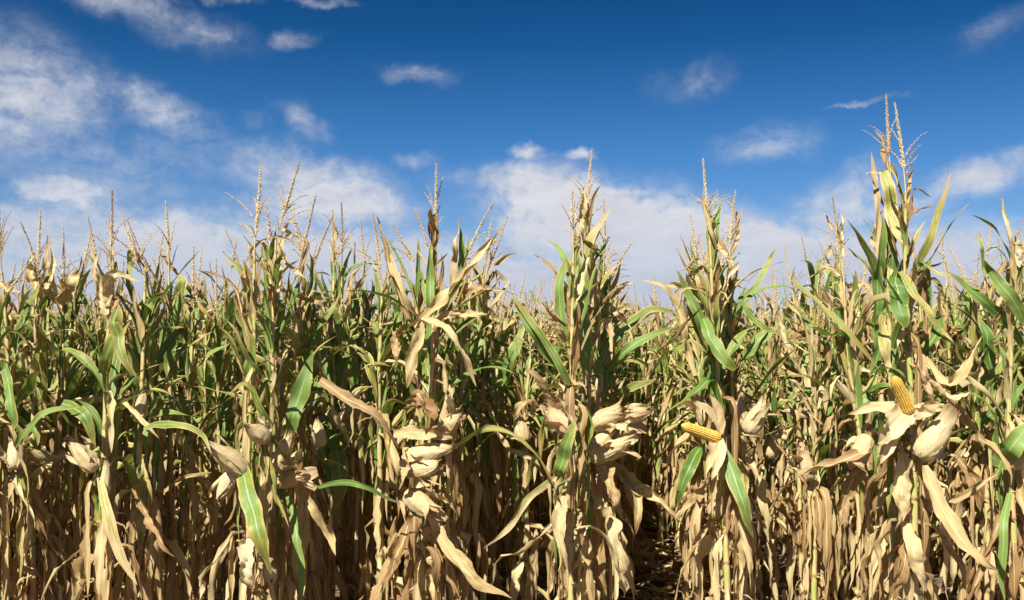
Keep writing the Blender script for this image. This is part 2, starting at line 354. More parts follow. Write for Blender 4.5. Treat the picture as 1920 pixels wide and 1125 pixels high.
def tassel(P0, dirv, r, length=.28, branches=9, lod=0, brown=.3, spread=1.0):
    mb = MB(); dirv = nrm(np.asarray(dirv, float)); n = 8
    bend = r.normal(0, .11 if lod else .035, 3); t = np.linspace(0, 1, n + 1)[:, None]
    tot = length + .13
    path = P0 + dirv * t * tot + bend * t**2 * tot
    tube(mb, path, np.linspace(.0035, .0012, n + 1), 4 if lod < 2 else 3, (brown * .5, .6, 0, 1))
    k0 = .13 / tot; i0 = max(1, int(k0 * n))
    st = (.0010, .0018, .008)[lod]; L_ = (.014, .014, .026)[lod]; w_ = (.0019, .0021, .0045)[lod]
    spikelets(mb, path[i0:], r, st * .75, L_, w_, .60, brown)
    X = nrm(np.cross(dirv, [0.3, 1, .2])); Y = np.cross(dirv, X)
    for b in range(branches):
        q = r.uniform(.02, k0 + .1); p = P0 + dirv * q * tot; ph = r.uniform(0, 6.283); o = X * math.cos(ph) + Y * math.sin(ph)
        Lb = r.uniform(.08, .22) * (length / .27); e = r.uniform(.15, .8) * spread; m_ = 7; pts = [p]; d_ = nrm(dirv + o * e)
        for z in range(m_):
            d_ = nrm(d_ + o * .07 * spread + np.array([0, 0, -.16 * spread * (z / m_) * r.uniform(.2, 2.6)]) + r.normal(0, .03, 3)); pts.append(pts[-1] + d_ * Lb / m_)
        pts = np.array(pts); tube(mb, pts, np.linspace(.0015, .0008, m_ + 1), 3, (brown * .6, .5, 0, 1))
        spikelets(mb, pts[1:], r, st * (3.0 if lod < 2 else 1.6), L_ * .85, w_ * .85, .45, brown * .8)
    return mb
def frame(d_):
    d_ = nrm(np.asarray(d_, float)); ref = np.array([0, -1., .25]) if abs(d_[1]) < .85 else np.array([0, 0, 1.])
    X = nrm(np.cross(d_, ref)); return d_, X, np.cross(X, d_)
def husk(base, tip_, rad, r, lod=0, flare=.35, dry=1.0):
    mb = MB(); D = np.asarray(tip_, float) - base; L = np.linalg.norm(D); D, X, Y = frame(D)
    npet = (6, 4, 3)[lod]; n, m_ = ((16, 9), (9, 5), (5, 3))[lod]; bend = r.normal(0, .05, 2)
    for k in range(npet):
        ph0 = k * 6.283 / npet * 2.6 + r.uniform(-.2, .2); half = r.uniform(.85, 1.35); big = 1 + 2.2 * (r.uniform() < .18); Lp = L * r.uniform(.86, 1.04)
        v = np.linspace(0, 1, n + 1)[:, None]; s = np.linspace(-1, 1, m_ + 1)[None, :]
        rr = rad * (.28 + .72 * np.clip(np.sin(math.pi * np.clip(v, 0, 1)**.62), 0, 1)**.75) * np.where(v > .5, np.clip(1 - ((v - .5) / .5)**2.4 * .93, .05, 1), 1) + .0012 * k
        wth = np.where(v > .55, 1 - ((v - .55) / .45)**1.6 * .80, 1) * (.75 + .25 * np.clip(v * 4, 0, 1))
        ph = ph0 + s * half * wth
        fl = flare * big * r.uniform(0, 1.3) * np.clip((v - .62) / .38, 0, 1)**1.7 * rad * 1.3
        wav = .05 * rad * np.sin(s * 7 + v * 9 + r.uniform(0, 6)) + r.normal(0, .03, (n + 1, m_ + 1)) * rad + np.abs(s)**4 * rad * .07 * r.uniform(0, 1.6)
        rr = rr + fl + wav
        ax = base + D * (v * Lp)[..., None] + (X * bend[0] + Y * bend[1]) * (v**2 * L)[..., None] + 0 * s[..., None]
        V_ = ax + X * (np.cos(ph) * rr)[..., None] + Y * (np.sin(ph) * rr)[..., None]
        uv = np.stack(np.broadcast_arrays((s * .5 + .5), v), -1)
        i, j = np.meshgrid(np.arange(n), np.arange(m_), indexing='ij'); a = (i * (m_ + 1) + j).ravel()
        mb.add(V_.reshape(-1, 3), np.stack([a, a + 1, a + m_ + 2, a + m_ + 1], 1), uv.reshape(-1, 2), (dry, r.uniform(), 0, 1))
    return mb
def cob(base, tip_, rad, r, rows=16, ker=42):
    mb = MB(); D = np.asarray(tip_, float) - base; L = np.linalg.norm(D); D, X, Y = frame(D)
    nu, nv = rows * 5, ker * 4
    u = np.arange(nu + 1) / nu; v = np.arange(nv + 1) / nv; Ug, Vg = np.meshgrid(u, v, indexing='xy')
    ku = np.floor(Ug * rows - 1e-9); fu = (Ug * rows) % 1
    stag = (np.floor((Ug * rows) % rows) % 2) * .5; kv = Vg * ker + stag; fv = kv % 1
    pil = np.clip(np.sin(math.pi * fu), 0, 1)**.45 * np.clip(np.sin(math.pi * fv), 0, 1)**.35
    rr = rad * (1 - .25 * Vg) * np.clip(1 - np.clip((Vg - .8) / .2, 0, 1)**2.2 * .85, .1, 1) * np.clip(.8 + Vg * 2, 0, 1)
    jit = r.normal(0, .013, (ker + 2, rows + 2)); rr = rr * (.88 + .12 * pil + jit[np.floor(kv).astype(int), ku.astype(int)])
    twi = .25 * Vg + .05 * np.sin(Vg * 9)
    ph = Ug * 6.28318 + twi
    V_ = base + D * (Vg * L)[..., None] + X * (np.cos(ph) * rr)[..., None] + Y * (np.sin(ph) * rr)[..., None]
    i, j = np.meshgrid(np.arange(nv), np.arange(nu), indexing='ij'); a = (i * (nu + 1) + j).ravel()
    A = np.ones(V_.shape[:2] + (4,)); A[..., 0] = 1; kr = r.uniform(0, 1, (ker + 2, rows + 2)); A[..., 1] = kr[np.floor(kv).astype(int), ku.astype(int)]; A[..., 2] = np.clip((1 - pil)**1.5, 0, 1)
    mb.add(V_.reshape(-1, 3), np.stack([a, a + 1, a + nu + 2, a + nu + 1], 1), None, A.reshape(-1, 4))
    return mb
def silk(tip_, D, r, n=12, L=.05):
    mb = MB(); D = nrm(np.asarray(D, float))
    for k in range(n):
        p = np.array(tip_) - D * .012 + r.normal(0, .003, 3); d_ = nrm(D + r.normal(0, .45, 3)); pts = [p]
        for z in range(4): d_ = nrm(d_ + r.normal(0, .3, 3) + np.array([0, 0, -.3])); pts.append(pts[-1] + d_ * L / 4 * r.uniform(.5, 1.2))
        tube(mb, pts, np.linspace(.0016, .0006, 5), 3, (0, r.uniform(), 0, 1))
    return mb
def leaf_walk(p0, azm, e0, droop, L, n, r, kink=None, kdeg=70, wander=.25, pw=1.3):
    pts = [np.array(p0, float)]; az_ = azm; kk = 0
    wn_ = smooth_noise(n, wander, r, 4); pn_ = smooth_noise(n, 8 + 25 * (kink is not None), r, 6)
    for i in range(n):
        v = (i + .5) / n
        if kink is not None and v > kink: kk = min(kdeg, kk + kdeg * .6)
        e = e0 - droop * v**pw - kk + pn_[i] * v
        e = R(max(-92, min(89, e))); a_ = az_ + wn_[i] * v * 2
        pts.append(pts[-1] + np.array([math.cos(e) * math.sin(a_), math.cos(e) * math.cos(a_), math.sin(e)]) * L / n)
    P_ = np.array(pts); P_[:, 2] = np.maximum(P_[:, 2], .015 + .02 * r.uniform())
    return P_

class Plant:
    """builds one corn plant in world metres around its own base; parts kept apart"""
    def __init__(s, r, H=2.35, lean=(0, 0), lod=1, green=.6, a0=None, front_clear=False, nleaf=None, tas=None, ears=None, brown=None, top_off=None, tlen=None, skip_top=0.0, tdir=None, stalk_r=.0125, dry_top=.75, spire=5):
        s.lod = lod; s.r = r; s.H = H; tlen = tlen or r.uniform(.22, .30); s.leaves = []; s.ears = []
        zt = H - tlen - .10; s.zt = zt
        top = np.array([lean[0], lean[1], zt]) if top_off is None else np.array([top_off[0], top_off[1], zt])
        nn = (18, 12, 5)[lod]; t = np.linspace(0, 1, nn + 1); wob = np.stack([smooth_noise(nn + 1, .012, r, 5), smooth_noise(nn + 1, .012, r, 5)], 1); wob[0] = 0
        P_ = np.stack([top[0] * t**1.3, top[1] * t**1.5, zt * t], 1); P_[:, :2] += wob * t[:, None]
        s.path = P_
        s.stalk = MB(); step = r.uniform(.145, .175)
        if lod < 2:   # rings for nodes and sheaths
            zs = []; rd = []; am = []; z = -.03; k = 0
            rr = lambda z_: stalk_r * (1.12 - .72 * max(0, z_ / zt)**1.7)
            while z < zt:
                q = rr(z); rv = r.uniform()
                for dz, f, pl in ((0, 1.0, .0), (.006, 1.28, .7), (.014, 1.18, .5), (.022, 1.02, 0), (step * .5, 1.07, 0), (step * .93, 1.10, 0)):
                    if z + dz < zt: zs.append(z + dz); rd.append(q * f); am.append((.5, rv, pl if lod == 0 else pl * .8, 1))
                z += step
            zs.append(zt); rd.append(rr(zt)); am.append((.5, .5, 0, 1))
            zs = np.array(zs); PP = np.stack([np.interp(zs, P_[:, 2], P_[:, 0]), np.interp(zs, P_[:, 2], P_[:, 1]), zs], 1)
            tube(s.stalk, PP, np.array(rd), 9 if lod == 0 else 6, amps=np.array(am))
        else: tube(s.stalk, P_, np.linspace(.017, .007, nn + 1), 3, (.5, r.uniform(), 0, 1))
        # leaves
        a0 = r.uniform(0, 6.283) if a0 is None else a0
        z = .12; k = 0; rm = random.Random(int(r.integers(1 << 30)))
        ncl = ((15, 6), (10, 4), (6, 2))[lod]
        while z < zt - .04:
            f = z / zt; az_ = a0 + math.pi * (k % 2) + r.normal(0, .45)
            keep = r.uniform() > (.06 if lod < 2 else .1); reps = 1 + (lod < 2) * int(r.uniform(0, 2.9 if f > .45 else 1.8))
            if front_clear and math.cos(az_) < -.2 and f > .4: keep = keep and r.uniform() < .35
            if f > 1 - skip_top: keep = keep and r.uniform() < .3
            for rep_ in range(reps if keep else 0):
                if rep_: az_ = r.uniform(0, 6.283) if not (front_clear and f > .4) else r.uniform(-1.7, 1.7)
                p0 = s.pos(z); w0 = (.058 if f < .75 else .046) * r.uniform(.6, 1.15); L = (.78 - 1.0 * (f - .5)**2) * r.uniform(.65, 1.1)
                if f > .78: L *= r.uniform(.5, .85)
                isgreen = r.uniform() < (green * (0 if f < .34 else min(1, (f - .34) / .14)) if f < .78 else green * dry_top)
                face = np.array([math.sin(az_) * -.2, math.cos(az_) * -.2, 1.0])
                if isgreen:
                    d_ = r.uniform(.02, .40); e0 = r.uniform(66, 89); dr = r.uniform(10, 70) if r.uniform() < .6 else r.uniform(60, 130); L *= r.uniform(.6, 1)
                    kk = r.uniform(.25, .7) if r.uniform() < .4 else None
                    Q = leaf_walk(p0, az_, e0, dr, L, ncl[0], r, kk, r.uniform(40, 100))
                    s.leaf(Q, L, w0, d_, face, curl=r.uniform(.3, 1.2), ruffle=.22, twist=.35)
                elif f < .55 or r.uniform() < .45:   # hanging dry
                    d_ = r.uniform(.75, 1.1); e0 = r.uniform(20, 70)
                    Q = leaf_walk(p0, az_, e0, r.uniform(20, 60), L * .92, ncl[0], r, r.uniform(.05, .22), r.uniform(95, 130), wander=.25)
                    s.leaf(Q, L, w0 * r.uniform(.7, 1.1), d_, face, curl=r.uniform(.5, 3.4), ruffle=.45, twist=.7, crumple=r.uniform(.3, 1.0))
                else:
                    d_ = r.uniform(.6, 1.1); e0 = r.uniform(50, 85)
                    Q = leaf_walk(p0, az_, e0, r.uniform(30, 150), L * .85, ncl[0], r, r.uniform(.25, .7) if r.uniform() < .5 else None, r.uniform(60, 120), wander=.4)
                    s.leaf(Q, L, w0 * r.uniform(.45, .85), d_, face, curl=r.uniform(1.2, 4.0), ruffle=.35, twist=.7, crumple=r.uniform(.1, .6))
            z += step * (1 if lod < 2 else 1.25); k += 1
        # a few sheath scraps clinging lower on the stalk
        if lod < 2:
            for q in range(20):
                z = r.uniform(.25, zt * .72); az_ = r.uniform(0, 6.283); p0 = s.pos(z)
                Q = leaf_walk(p0, az_, r.uniform(-60, 10), 60, r.uniform(.3, .75), ncl[0], r, .1, r.uniform(40, 70), wander=.2)
                s.leaf(Q, .5, r.uniform(.024, .062), (r.uniform(.1, .6) if r.uniform() < green * .6 else r.uniform(.6, 1.1)) if z > .85 else r.uniform(.75, 1.1), np.array([math.sin(az_), math.cos(az_), .3]), curl=r.uniform(.6, 3.4), ruffle=.45, twist=.7, crumple=r.uniform(.2, .8))
        # upright leaves wrapped round the upper stalk
        for q in range(spire if lod < 2 else 2):
            z = zt * r.uniform(.62, .98); az_ = r.uniform(0, 6.283); p0 = s.pos(z) - np.array([0, 0, .03]); Ls = r.uniform(.22, .5) * (1 if z < zt * .85 else .75)
            Q = leaf_walk(p0, az_, r.uniform(78, 90), r.uniform(5, 60), Ls, ncl[0], r, r.uniform(.4, .85) if r.uniform() < .35 else None, r.uniform(50, 140), wander=.3)
            gq = r.uniform() < green * .75
            s.leaf(Q, Ls, r.uniform(.024, .046), r.uniform(.05, .5) if gq else r.uniform(.6, 1.1), np.array([math.sin(az_), math.cos(az_), .2]), curl=r.uniform(.6, 2.6), ruffle=.35, twist=.6, crumple=0 if gq else r.uniform(.2, .7))
        # tassel
        brown = r.uniform(0, .5) if brown is None else brown
        nb = int(r.integers(2, 8)) if tas is None else tas
        td = tdir if tdir is not None else nrm(P_[-1] - P_[-2] + np.array([r.normal(0, .02), r.normal(0, .02), 0]))
        s.tas = tassel(P_[-1], td, r, tlen, nb if lod < 2 else 5, lod, brown, r.uniform(.6, 1.15))
        # ears
        if ears is None:
            for q in range(1 if r.uniform() < .8 else 2):
                z = r.uniform(.82, 1.15); az_ = a0 + r.normal(0, .5) + math.pi * q; e = R(r.uniform(-60, 65)); Le = r.uniform(.19, .26)
                b = s.pos(z) + np.array([math.sin(az_), math.cos(az_), 0]) * .02
                s.ear(b, b + np.array([math.cos(e) * math.sin(az_), math.cos(e) * math.cos(az_), math.sin(e)]) * Le, r.uniform(.019, .025), flare=r.uniform(.3, .9))
    def pos(s, z):
        P_ = s.path; return np.array([np.interp(z, P_[:, 2], P_[:, 0]), np.interp(z, P_[:, 2], P_[:, 1]), z])
    def leaf(s, Q, L, w_, d_, face, **k):
        mb = MB(); m_ = (6, 4, 2)[s.lod]; ribbon(mb, Q, L, w_, d_, s.r, face, m_, **k); s.leaves.append(mb)
    def ear(s, b, t_, rad, flare=.35, open_cob=False):
        e = {'husk': None}
        D = np.asarray(t_, float) - b
        if open_cob:
            e['cob'] = cob(b, t_, rad, s.r)
        else:
            e['husk'] = husk(b, t_, rad, s.r, s.lod, flare)
            if s.lod < 2:     # loose papery outer husk leaves peeling off the ear
                Dn, X_, Y_ = frame(D); Lr = np.linalg.norm(D)
                for q in range(3 if s.lod == 0 else 1):
                    ph = s.r.uniform(0, 6.283); o_ = X_ * math.cos(ph) + Y_ * math.sin(ph); tt = np.linspace(0, 1, 11)[:, None]; pk = s.r.uniform(.05, .6); Lq = Lr * s.r.uniform(.55, 1.1)
                    Q = b + o_ * rad * .35 + Dn * Lq * tt * (1 - .25 * pk * tt) + o_ * rad * (1.1 * np.sin(np.clip(tt * 1.6, 0, 1.57)) + 2.2 * pk * tt**2.2) + np.array([0, 0, -1.]) * tt**3 * Lq * .35 * pk
                    ribbon(e['husk'], Q, Lq, rad * s.r.uniform(.9, 1.9), 1.0, s.r, o_ + np.array([0, 0, .01]), 6 if s.lod == 0 else 4, curl=s.r.uniform(.8, 2.4), ruffle=.35, twist=.45, crumple=s.r.uniform(.2, .6), base_w=.5)
            if s.lod == 0: e['silk'] = silk(t_, D, s.r, 10, .035)
        s.ears.append(e)
    def whole(s):
        """one mesh set for the far field: list of (MB, material index)"""
        L_ = MB()
        for q in s.leaves: L_.join(q)
        H_ = MB()
        for e in s.ears:
            if e['husk']: H_.join(e['husk'])
        return [(s.stalk, 0), (L_, 1), (s.tas, 2)] + ([(H_, 3)] if H_.n else [])
def link_plant(p, loc, rotz=0, separate=True, name='corn_plant'):
    root = link(name, None); root.location = loc; root.rotation_euler = (0, 0, rotz); root.empty_display_size = .1
    link('stalk', p.stalk.mesh('stalk', M_stalk), root)
    link('tassel', p.tas.mesh('tassel', M_tas), root)
    if separate:
        for q in p.leaves: link('leaf', q.mesh('leaf', M_leaf), root)
    else:
        L_ = MB()
        for q in p.leaves: L_.join(q)
        link('foliage', L_.mesh('foliage', M_leaf), root)
    for e in p.ears:
        if e.get('cob'):
            eo = link('ear', e['cob'].mesh('ear', M_cob), root)
            for h_ in e.get('hleaves', []): link('husk', h_.mesh('husk', M_husk), eo)
        else:
            eo = link('ear', e['husk'].mesh('ear', M_husk), root)
            if e.get('silk'): link('silk', e['silk'].mesh('silk', M_silk), eo)
    return root
# ------------------------------------------------------------------ ground
def build_ground():
    r = np.random.default_rng(3)
    ys = np.concatenate([[-60, -20, -6, 0, 2], np.arange(3, 14, .09), np.arange(14, 30, .5), [32, 36, 42, 55, 80, 130, 250, 600, 1500, 4000]])
    xs = np.concatenate([[-3000, -800, -200, -60, -25, -12], np.arange(-8, 8, .11), [8, 12, 25, 60, 200, 800, 3000]])
    Xg, Yg = np.meshgrid(xs, ys); u = Xg * .9903 - Yg * .1392
    near = np.clip(1 - np.abs(Xg) / 9, 0, 1) * np.clip((16 - Yg) / 4, 0, 1)
    Z = near * (.018 * np.cos((u - .36) / .75 * 6.2832) + r.normal(0, .008, Xg.shape) + .012 * np.sin(Xg * 7 + Yg * 3) * np.sin(Yg * 5)) - .01
    V_ = np.stack([Xg, Yg, Z], -1).reshape(-1, 3); n = len(xs)
    i, j = np.meshgrid(np.arange(len(ys) - 1), np.arange(n - 1), indexing='ij'); a = (i * n + j).ravel()
    mb = MB(); mb.add(V_, np.stack([a, a + 1, a + n + 1, a + n], 1)); o = link('ground', mb.mesh('ground', M_soil)); o['kind'] = 'structure'
build_ground()
PHI = R(8.0)
def row_xy(u, Y): return (u + math.sin(PHI) * Y) / math.cos(PHI)
# ------------------------------------------------------------------ plants picked out one by one
# id: base px, distance, tassel tip px/py, tassel lean (deg, + right), options, label
HERO = [
 ('a1', 12, 5.35, (2, 368), -4, dict(brown=.9, tas=7, green=.6), [((30, 880), (22, 815), 24)], 'leftmost corn plant, cut by the edge, with a dark brown tassel spike'),
 ('a2', 68, 5.6, (67, 393), 3, dict(brown=.25, tas=9, green=.7), [((95, 862), (45, 845), 17)], 'corn plant with twin straw tassel spikes behind a dark upright flag leaf'),
 ('a3', 108, 5.75, (118, 423), -3, dict(brown=.2, tas=9, green=.5), [], 'corn plant with pale spindly tassel above a broad tan upright leaf'),
 ('b1', 196, 5.0, (207, 357), 1, dict(brown=.8, tas=9, green=.65, tlen=.24), [((180, 882), (122, 822), 25), ((198, 930), (194, 862), 14)], 'corn plant with one tall dark brown tassel spike over spreading white side branches'),
 ('b2', 250, 5.2, (232, 388), -20, dict(brown=.1, tas=9, green=.7), [((258, 792), (272, 725), 20)], 'corn plant whose pale tassel leans left, beside the tall dark brown spike'),
 ('b3', 318, 5.55, (323, 382), 1, dict(brown=.1, tas=8, green=.8), [], 'green corn plant with an upright cream tassel and a folded arched leaf'),
 ('b4', 352, 5.8, (351, 455), -4, dict(brown=.2, tas=7, green=.7), [], 'low corn plant with a small pale tassel right of the folded green leaf'),
 ('b5', 414, 6.1, (409, 485), 0, dict(brown=.2, tas=7, green=.6), [], 'short corn plant with a thin straw tassel left of the pair of tall tassels'),
 ('c1', 462, 4.8, (494, 312), 5, dict(brown=.15, tas=9, green=.55), [((462, 888), (385, 818), 30), ((502, 824), (455, 795), 25), ((440, 880), (408, 938), 22)], 'tall corn plant with a gaping straw husk and a broad two-tone leaf'),
 ('c2', 514, 5.05, (566, 303), 17, dict(brown=.45, tas=9, green=.45), [((514, 888), (553, 811), 26), ((516, 905), (580, 888), 22)], 'tall corn plant with right-leaning tassel and a smooth upright cream husk'),
 ('c3', 562, 5.3, (598, 370), 14, dict(brown=.55, tas=4, green=.4), [((602, 838), (588, 782), 20)], 'thin corn plant with a brown spike leaning right, right of the tall leaning tassel'),
 ('c4', 625, 5.9, (628, 398), 0, dict(brown=.1, tas=8, green=.7), [((640, 812), (668, 733), 26)], 'corn plant with an upright green flag leaf beside its pale tassel'),
 ('c5', 652, 6.15, (649, 381), 2, dict(brown=.85, tas=7, green=.6), [], 'corn plant whose slim dark tassel spike is right of the green flag leaf'),
 ('c6', 690, 6.5, (679, 414), -5, dict(brown=.4, tas=7, green=.5), [], 'corn plant with thin left-leaning tassel beside the drooping brown folded leaves'),
 ('d0', 712, 5.35, (703, 398), -6, dict(brown=.5, tas=3, green=.6), [], 'corn plant with long brown leaves folded over at its very top'),
 ('d1', 790, 5.05, (820, 304), 1, dict(brown=.25, tas=5, green=.15, spread=1), [((760, 860), (852, 832), 28), ((768, 880), (835, 872), 30), ((762, 925), (826, 968), 31), ((826, 812), (868, 778), 24)], 'corn plant with a lone straight tassel over a dark green rolled leaf'),
 ('d2', 868, 5.7, (916, 382), 22, dict(brown=.1, tas=9, green=.4), [], 'corn plant with a pale tassel leaning right above a long tan slanting leaf'),
 ('d3', 905, 6.2, (957, 404), 20, dict(brown=.25, tas=8, green=.4), [], 'corn plant with a ragged tassel leaning right, left of the open gap'),
 ('e0', 1070, 4.95, (1072, 350), -3, dict(brown=.1, tas=9, green=.5, tlen=.2), [((1070, 812), (1022, 752), 30)], 'corn plant left of the gap with a tan husk on its left side'),
 ('e1', 1099, 5.3, (1099, 287), 0, dict(brown=.15, tas=11, green=.5), [((1108, 800), (1180, 757), 31), ((1145, 792), (1226, 766), 24), ((1104, 858), (1162, 790), 28), ((1108, 862), (1190, 815), 27)], 'tall corn plant left of the gap with a cluster of pale husks'),
 ('e2', 1132, 5.6, (1136, 372), 4, dict(brown=.2, tas=10, green=.6), [((1150, 830), (1192, 796), 20)], 'corn plant bordering the open gap on its left with a brushy tassel'),
 ('f0', 1308, 5.7, (1300, 395), -5, dict(brown=.05, tas=11, green=.6), [((1345, 815), (1292, 738), 28)], 'corn plant bordering the open gap on its right, many cream tassel branches'),
 ('f1', 1364, 5.2, (1326, 298), -6, dict(brown=.05, tas=10, green=.45), [((1400, 812), (1438, 752), 27)], 'tall corn plant right of the open gap with a bare yellow cob pointing left'),
 ('f2', 1378, 5.6, (1371, 358), 1, dict(brown=.15, tas=10, green=.5), [((1392, 800), (1384, 742), 20)], 'dense straw-tasselled corn plant just right of the left-pointing yellow cob'),
 ('f3', 1448, 5.9, (1452, 520), 2, dict(brown=.2, tas=5, green=.4), [((1440, 860), (1462, 795), 24)], 'short dry corn plant filling the dark space right of the left-pointing cob'),
 ('f4', 1522, 5.6, (1530, 560), 2, dict(brown=.2, tas=5, green=.25), [((1520, 900), (1500, 835), 22)], 'short tan corn plant beside the long tan leaf of the tallest plant'),
 ('d4', 985, 6.0, (988, 545), 0, dict(brown=.2, tas=5, green=.5), [((985, 830), (965, 775), 22)], 'short corn plant just left of the tall plants beside the gap'),
 ('g0', 1500, 7.2, (1478, 452), -8, dict(brown=.15, tas=9, green=.35), [], 'straw coloured corn plant set back left of the glossy green upright leaves'),
 ('g1', 1585, 5.9, (1560, 364), -5, dict(brown=.5, tas=7, green=.6), [], 'corn plant with two upright glossy green leaves left of the tallest plant'),
 ('h0', 1668, 5.0, (1657, 177), -2, dict(brown=.35, tas=6, green=.35), [((1628, 818), (1592, 885), 28)], 'tallest corn plant of all, its tassel high above the field over dark green leaves'),
 ('h1', 1712, 4.7, (1689, 199), -3, dict(brown=.1, tas=6, green=.35), [((1722, 858), (1796, 772), 39), ((1738, 936), (1752, 872), 20)], 'very tall corn plant with an upright bare yellow cob above splayed white husks'),
 ('i0', 1845, 5.8, (1832, 430), -8, dict(brown=.6, tas=4, green=.5), [], 'corn plant with a bent leafy top between the tallest plant and the right edge'),
 ('i1', 1893, 5.4, (1882, 364), -5, dict(brown=.5, tas=5, green=.5), [((1895, 880), (1920, 810), 26)], 'corn plant at the right edge with broad green arching leaves'),
]
COBS = {'f1': ((1346, 822), (1277, 797), 22), 'h1': ((1704, 772), (1675, 705), 25)}
